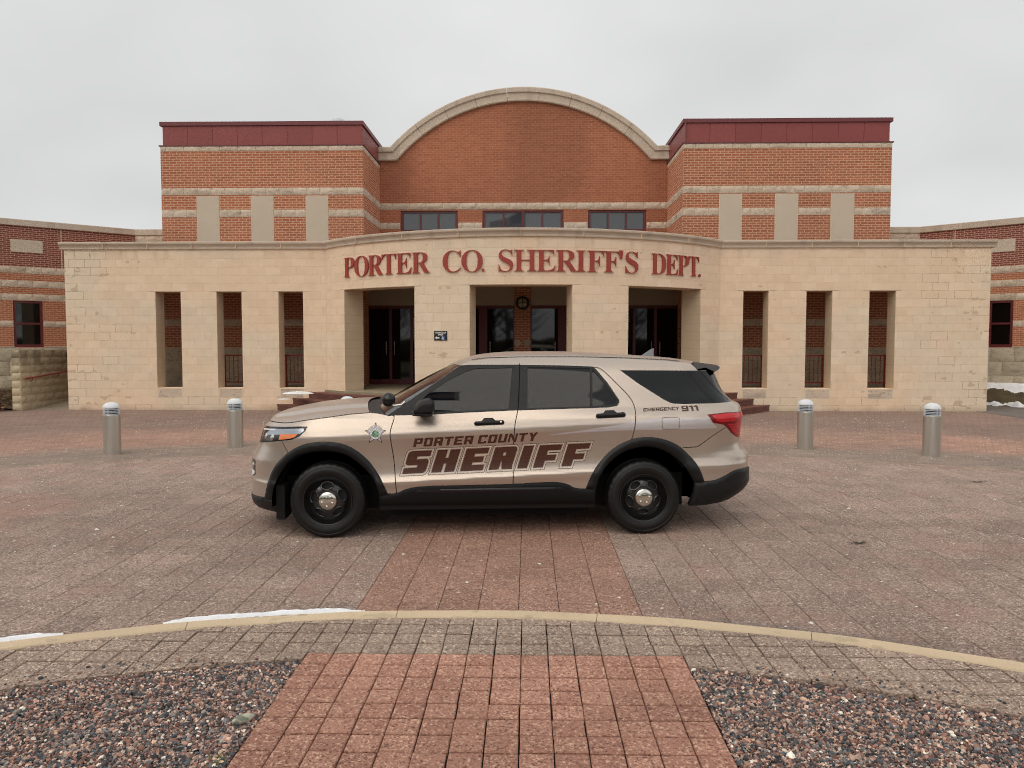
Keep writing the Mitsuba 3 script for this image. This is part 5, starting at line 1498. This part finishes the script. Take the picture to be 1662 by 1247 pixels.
dec = dict(skirt=0, side=-1)
big = word('SHERIFF', ((.707, .612), (.775, .832), (2.515, .900)), .30, 0, sv=.50, sh=.25, w=1.14, r=.16)
sk = thing(suv + '__sheriff_lettering')
for g in big:
    skin(suv + '__sheriff_lettering__letter', g, 'decal_brown', off=.0027, step=.012, **dec)
    for bw_, m_, o_ in ((.0215, 'decal_dark', .0010), (.0165, 'decal_line', .0016), (.0080, 'paint', .0021)):
        skin(suv + '__sheriff_lettering__outline', g.buffer(bw_, join_style=2, mitre_limit=2), m_, off=o_, step=.012, **dec)
labels[suv + '__sheriff_lettering'] = {'label': 'brown slanted SHERIFF lettering with pale outline'}
for key, txt, quad, kw in (('county_lettering', 'PORTER COUNTY', ((.813, .874), (.833, .958), (2.003, 1.010)), dict(sv=.30, sh=.20, w=.92, r=.12, space=.42)),
                           ('emergency_lettering', 'EMERGENCY', ((3.027, 1.198), (3.034, 1.2275), (3.392, 1.240)), dict(sv=.30, sh=.19, w=1.2, r=.1)),
                           ('emergency_lettering', '911', ((3.412, 1.199), (3.414, 1.247), (3.585, 1.252)), dict(sv=.36, sh=.20, w=1.2, r=.12))):
    thing(suv + '__' + key)
    for g in word(txt, quad, .17 if txt != '911' else .14, 0, **kw):
        skin(suv + '__' + key + '__letter', g, 'decal_brown', off=.0030, step=.004 if key[0] == 'e' else .010, **dec)
labels[suv + '__county_lettering'] = {'label': 'brown slanted PORTER COUNTY lettering'}
labels[suv + '__emergency_lettering'] = {'label': 'small brown EMERGENCY 911 lettering'}
swoosh = Polygon(spline([(2.117, .985), (2.625, 1.052), (2.965, 1.110), (3.19, 1.134)], 8) + spline([(3.381, 1.142), (3.629, 1.132), (3.69, 1.10), (3.755, 1.036)], 5) + spline([(3.45, 1.030), (2.961, 1.028), (2.517, 1.012), (2.20, .990)], 8))
skin(suv + '__silver_stripe', swoosh.buffer(0).difference(cutters), 'decal_silver', off=.0012, step=.025, label='pale silver swoosh stripe running to the tail light', **dec)
edge_line = swoosh.buffer(0).boundary.buffer(.0022).intersection(sbox(2.1, .9, 3.3, 1.2)).difference(cutters)
skin(suv + '__stripe_edge', edge_line, 'decal_lav', off=.0016, step=.004, **dec)

# star badge on the fender
bd = suv + '__star_badge'
thing(bd); labels[bd] = {'label': 'five pointed star badge with green seal on the fender'}
cx, cz = .462, 1.003
pol = lambda r, a: (cx + r * math.sin(a), cz + r * math.cos(a))
tips = [pol(.093, 2 * math.pi * k / 5) for k in range(5)]
star = Polygon([p for k in range(5) for p in (tips[k], pol(.040, 2 * math.pi * (k + .5) / 5))])
sm = dict(step=.012, **dec)
skin(bd + '__outline', unary_union([star.buffer(.0045, join_style=2)] + [Point(*pol(.094, 2 * math.pi * k / 5)).buffer(.0075) for k in range(5)]), 'decal_dark', off=.0014, **sm)
skin(bd + '__field', star.buffer(-.001), 'decal_lav', off=.0022, **sm)
arc = Point(cx, cz).buffer(.076).difference(Point(cx, cz).buffer(.052)).intersection(Polygon([(cx, cz), pol(.2, -1.25), pol(.2, -.6), pol(.2, 0), pol(.2, .6), pol(.2, 1.25)]))
skin(bd + '__banner', arc.buffer(.003), 'decal_dark', off=.0026, **sm)
skin(bd + '__banner', arc, 'decal_silver', off=.0032, **sm)
for r, m, o in ((.053, 'decal_dark', .0036), (.050, 'lamp_white', .0042), (.0325, 'decal_dark', .0047), (.0305, 'decal_green', .0052)):
    skin(bd + '__seal', Point(cx, cz).buffer(r), m, off=o, **sm)
ticks = unary_union([LineString([pol(.036, a), pol(.045, a)]).buffer(.0022) for a in np.arange(-2.3, 2.4, .31)] + [LineString([pol(.058, a), pol(.069, a)]).buffer(.0022) for a in np.arange(-1.0, 1.05, .2)])
skin(bd + '__lettering', ticks, 'decal_dark', off=.0050, **sm)


# upper surfaces
def loft(name, E, Cn, mat, p=2.2, nv=25, extra=None, label=None, pw=2.0):
    """Cross sections from edge E (near side) over the middle line Cn to the mirrored edge."""
    E, Cn = np.array(E, float), np.array(Cn, float)
    v = np.linspace(-1, 1, nv)[None, :]
    k = 1 - np.abs(v) ** p
    kx = 1 - np.abs(v) ** pw
    X = E[:, :1] + (Cn[:, :1] - E[:, :1]) * kx
    Y = -E[:, 1:2] * v * -1 * -1
    Y = E[:, 1:2] * -v
    Z = E[:, 2:] + (Cn[:, 1:2] - E[:, 2:]) * k
    if extra is not None:
        Z = Z + extra(X, Y, np.linspace(0, 1, len(E))[:, None], v)
    P = np.stack([X, Y, Z], -1).reshape(-1, 3)
    n = nv
    f = np.array([(i * n + j, i * n + j + 1, (i + 1) * n + j + 1, (i + 1) * n + j) for i in range(len(E) - 1) for j in range(n - 1)])
    f = np.vstack([f[:, [0, 1, 2]], f[:, [0, 2, 3]]])
    q = np.cross(P[f[:, 1]] - P[f[:, 0]], P[f[:, 2]] - P[f[:, 0]])
    if q[:, 2].sum() < 0:
        f = f[:, ::-1]
    return add(name, (car(P), f), mat, smooth=True)


def resample(pts, n):
    l = LineString(pts)
    return np.array([l.interpolate(s, normalized=True).coords[0] for s in np.linspace(0, 1, n)])


def edge3(tz, n, off=0.0):
    q = resample(tz, n)
    return surf(q[:, 0], q[:, 1], off)


NH = 44
he = edge3(hood_edge, NH)
hx = he[:, 0]
hc_x = np.interp(np.linspace(0, 1, NH), [0, 1], [0, 1])
hood_mid = PchipInterpolator([-.755, -.70, -.626, -.431, -.172, .10, .31], [1.045, 1.098, 1.134, 1.183, 1.226, 1.248, 1.254])
cxs = hx[0] + (.30 - hx[0]) * (np.clip((hx - hx[0]) / (hx[-1] - hx[0]), 0, 1))
hmid = np.c_[cxs, hood_mid(cxs)]
dome = lambda X, Y, s, v: .014 * (1 - smooth_np(.50, .62, np.abs(v))) * np.clip(s * 2.2, 0, 1) * (np.abs(v) < .99) - .010 * np.exp(-((np.abs(v) - .66) / .06) ** 2) * np.clip(s * 2.2, 0, 1)
smooth_np = lambda a, b, x: (lambda t: t * t * (3 - 2 * t))(np.clip((x - a) / (b - a), 0, 1))
loft(suv + '__hood', he, hmid, 'paint', p=2.0, nv=49, extra=dome)
skin_gap = unary_union([LineString(hood_edge).buffer(.0035)])
for side in (-1, 1):
    skin(suv + '__hood_gap', skin_gap.intersection(sbox(-1.2, 1, .41, 1.3)), 'gap', off=.0012, skirt=0, step=.012, side=side)
# cowl with wipers
ce = np.array([he[-1], surf(np.array([.50]), np.array([1.185]))[0], surf(np.array([.569]), np.array([1.167]))[0]])
cm = np.array([[.30, 1.246], [.35, 1.224], [.42, 1.226]])
loft(suv + '__cowl', ce, cm, 'car_black', p=2.0, nv=25)
ap = edge3([(.569, 1.168), (1.257, 1.642)], 24)
wm = np.c_[np.linspace(.42, 1.176, 24), np.linspace(1.228, 1.652, 24) + .012 * np.sin(np.linspace(0, np.pi, 24))]
loft(suv + '__windshield', ap, wm, 'wind_glass', p=2.6, nv=33, pw=2.2)
for y0, y1 in ((-.70, -.05), (-.02, .55)):
    pts = [(.36 + .20 * abs(y) + .05, y, 1.235 - .05 * abs(y) + .022) for y in np.linspace(y0, y1, 8)]
    add(suv + '__wiper', tube(car(np.array(pts)), .009, 6), 'car_black', smooth=40)
re_ = edge3(ditch + [(3.70, 1.655)], 40)
rx = np.linspace(0, 1, 40)
rmid_x = np.interp(re_[:, 0], [re_[0, 0], re_[-1, 0]], [1.166, 3.72])
rmid = PchipInterpolator([1.166, 1.35, 1.507, 1.841, 2.221, 2.676, 3.074, 3.461, 3.713], [1.649, 1.715, 1.748, 1.770, 1.772, 1.757, 1.733, 1.706, 1.672])
rextra = lambda X, Y, s, v: .008 * np.exp(-((np.abs(v) - .88) / .05) ** 2) * np.clip(s * 8, 0, 1) * np.clip((1 - s) * 5, 0, 1)
loft(suv + '__roof', re_, np.c_[rmid_x, rmid(rmid_x)], 'paint', p=2.4, nv=41, extra=rextra)
for side in (-1, 1):
    q = edge3(ditch, 40, -.012)
    q = q + [0, .018, .010]
    q = q * [1, -side * -1 if side < 0 else -1, 1]
    if side < 0:
        q = edge3(ditch, 40, -.012) + [0, .018, .010]
    else:
        q = (edge3(ditch, 40, -.012) + [0, .018, .010]) * [1, -1, 1]
    add(suv + '__roof_seam', tube(car(q[2:-1]), .0032, 6), 'gap', smooth=40)
# shark fin aerial
fin = Polygon(spline([(3.20, 1.715), (3.26, 1.757), (3.315, 1.794), (3.345, 1.798), (3.338, 1.75), (3.342, 1.710)], 5))
mb = MB()
add(suv + '__aerial', slab(fin, lambda v: car(np.c_[v[:, 0], -v[:, 2] * (.25 + .75 * np.clip((1.79 - v[:, 1]) / .07, 0, 1)), v[:, 1]]), -.03, .03, .02), 'aerial_grey', smooth=40)
# spoiler
sv, sf_ = [], []
ys = np.linspace(-.655, .655, 25)
for y in ys:
    k = (abs(y) / .655)
    e = 1 - k ** 4
    tail_x = 3.81 + .19 * (1 - k ** 2.5)
    z = 1.658 - .050 * k ** 2
    sv += [(3.58, y, z + .012 - .03 * k ** 4), (3.72, y, z + .006), (tail_x - .02, y, z - .028), (tail_x, y, z - .036), (tail_x - .02, y, z - .046), (3.80, y, z - .064), (3.70, y, z - .078), (3.56, y, z - .086)]
n = 8
for i in range(len(ys) - 1):
    sf_ += [(i * n + j, (i + 1) * n + j, (i + 1) * n + (j + 1) % n, i * n + (j + 1) % n) for j in range(n)]
sf_ = [x for q in sf_ for x in ((q[0], q[2], q[1]), (q[0], q[3], q[2]))]
sf_ += [(0, j, j + 1) for j in range(1, n - 1)] + [((len(ys) - 1) * n, (len(ys) - 1) * n + j + 1, (len(ys) - 1) * n + j) for j in range(1, n - 1)]
add(suv + '__spoiler', (car(np.array(sv)), np.array(sf_)), 'car_black', smooth=35)
# spot lamp by the windscreen pillar
sp_c = np.array([.575, -.86, 1.318])
sk_ = add(suv + '__spot_lamp', (car(np.array(trimesh.creation.icosphere(3, 1.0).vertices) * [.066, .062, .068] + sp_c), trimesh.creation.icosphere(3, 1.0).faces), 'gloss_black', smooth=True)
add(sk_ + '__arm', tube(car(np.array([[.60, -.87, 1.272], [.63, -.875, 1.262], [.70, -.885, 1.270], [.735, -.885, 1.30]])), [.013, .010, .009, .012], 10), 'chrome', smooth=40)
# floor, wells and flap
mb = MB(); mb.box((-.45, -.62, .22), (3.5, .62, .55), car); mb.box((.52, -.70, .16), (2.52, .70, .42), car)
add(suv + '__underbody', mb.mesh(), 'well_black')
mb = MB(); mb.box((-.50, -.87, .17), (-.42, -.60, .50), car)
add(suv + '__air_dam', mb.mesh(), 'well_black')
for x in (0, WB):
    for s in (-1, 1):
        w = np.linspace(-.12, math.pi + .12, 28)
        v = np.array([(x + .525 * math.cos(a), s * y, .36 + .49 * math.sin(a)) for a in w for y in (.93, .58)])
        f = np.array([(2 * i, 2 * i + 1, 2 * i + 3, 2 * i + 2) for i in range(27)])
        mb = MB(); mb.add(car(v), f)
        mb.box((x - .53, s * .57, .3), (x + .53, s * .59, .9), car)
        add(suv + '__wheel_well', mb.mesh(), 'well_black')


# wheels
def wheel(x, s):
    ang = rng.uniform(0, 1.2)

    def fn(v):      # local: z outwards, xy in the wheel plane
        v = np.asarray(v, float)
        p = np.stack([v[..., 0] * s * -1, s * (.955 + v[..., 2]), v[..., 1]], -1)
        return car(p + [x, 0, .362])
    orient = lambda m: m if True else m
    wk = thing(suv + '__wheel')
    prof = [(.228, -.24), (.25, -.252), (.30, -.258), (.335, -.25), (.352, -.235), (.362, -.205), (.3655, -.16), (.3655, -.135), (.358, -.13), (.358, -.12), (.3655, -.115), (.3655, -.09), (.362, -.048), (.356, -.030), (.350, -.020), (.338, -.009), (.322, -.003), (.318, -.006), (.300, .001), (.285, .002), (.270, .0), (.258, -.003), (.255, -.007), (.246, -.009), (.236, -.014), (.232, -.022)]
    na = 180
    wob = lambda i, j: np.where((i >= 11) & (i <= 14) & ((j // 2 + (i % 2)) % 3 == 0), -.0065, 0) + np.where((i == 5) & ((j // 2) % 3 == 1), -.006, 0)
    add(wk + '__tyre', lathe(prof, na, fn, wob), 'tyre', smooth=30)
    rimk = add(wk + '__rim', lathe([(.20, -.20), (.214, -.10), (.218, -.05), (.226, -.03), (.233, -.022), (.236, -.012), (.233, -.006), (.226, -.008), (.219, -.022), (.213, -.045), (.206, -.052), (.203, -.060), (.200, -.072), (.192, -.080)], 96, fn), 'wheel_black', smooth=40)
    depth = lambda r: np.interp(r, [.05, .085, .105, .135, .165, .185, .196], [-.034, -.034, -.030, -.038, -.056, -.074, -.080])
    holes = []
    for k in range(5):
        a = ang + 2 * math.pi * k / 5
        e = affinity.rotate(affinity.scale(Point(0, 0).buffer(1, quad_segs=10), .058, .034), math.degrees(a) + 90, origin=(0, 0))
        holes.append(affinity.translate(e, .139 * math.cos(a), .139 * math.sin(a)))
    disc = Point(0, 0).buffer(.196, quad_segs=32).difference(unary_union(holes))
    fd = lambda v: fn(np.c_[v[:, 0], v[:, 1], depth(np.hypot(v[:, 0], v[:, 1])) + v[:, 2]])
    add(rimk + '__disc', slab(disc, fd, -.008, 0, .014), 'wheel_black', smooth=35)
    mb = MB()
    for h in holes:
        c = np.array(h.exterior.coords)
        mb.add(*tube(fn(np.c_[c, depth(np.hypot(c[:, 0], c[:, 1])) + .002]), .0085, 8, False))
    add(rimk + '__hole_rim', mb.mesh(), 'wheel_black', smooth=40)
    add(wk + '__brake', lathe([(.001, -.10), (.205, -.10), (.205, -.12)][::-1], 40, fn), 'dark_grey')
    hk = add(wk + '__hub_cap', lathe([(.088, -.050), (.088, -.014), (.084, -.004), (.074, .002), (.050, .008), (.022, .011), (.001, .012)], 64, fn), 'chrome', smooth=50)
    for k in range(5):
        a = ang + .5 + 2 * math.pi * k / 5
        m = trimesh.creation.icosphere(2, 1.0)
        v = np.array(m.vertices) * [.0125, .0125, .008] + [.052 * math.cos(a), .052 * math.sin(a), .008]
        add(hk + '__nut', (fn(v), m.faces), 'chrome', smooth=True)
    m = trimesh.creation.icosphere(1, 1.0)
    v = np.array(m.vertices) * [.010, .010, .004] + [.206 * math.cos(4.05), .206 * math.sin(4.05), -.045]


for x in (0, WB):
    for s in (-1, 1):
        wheel(x, s)
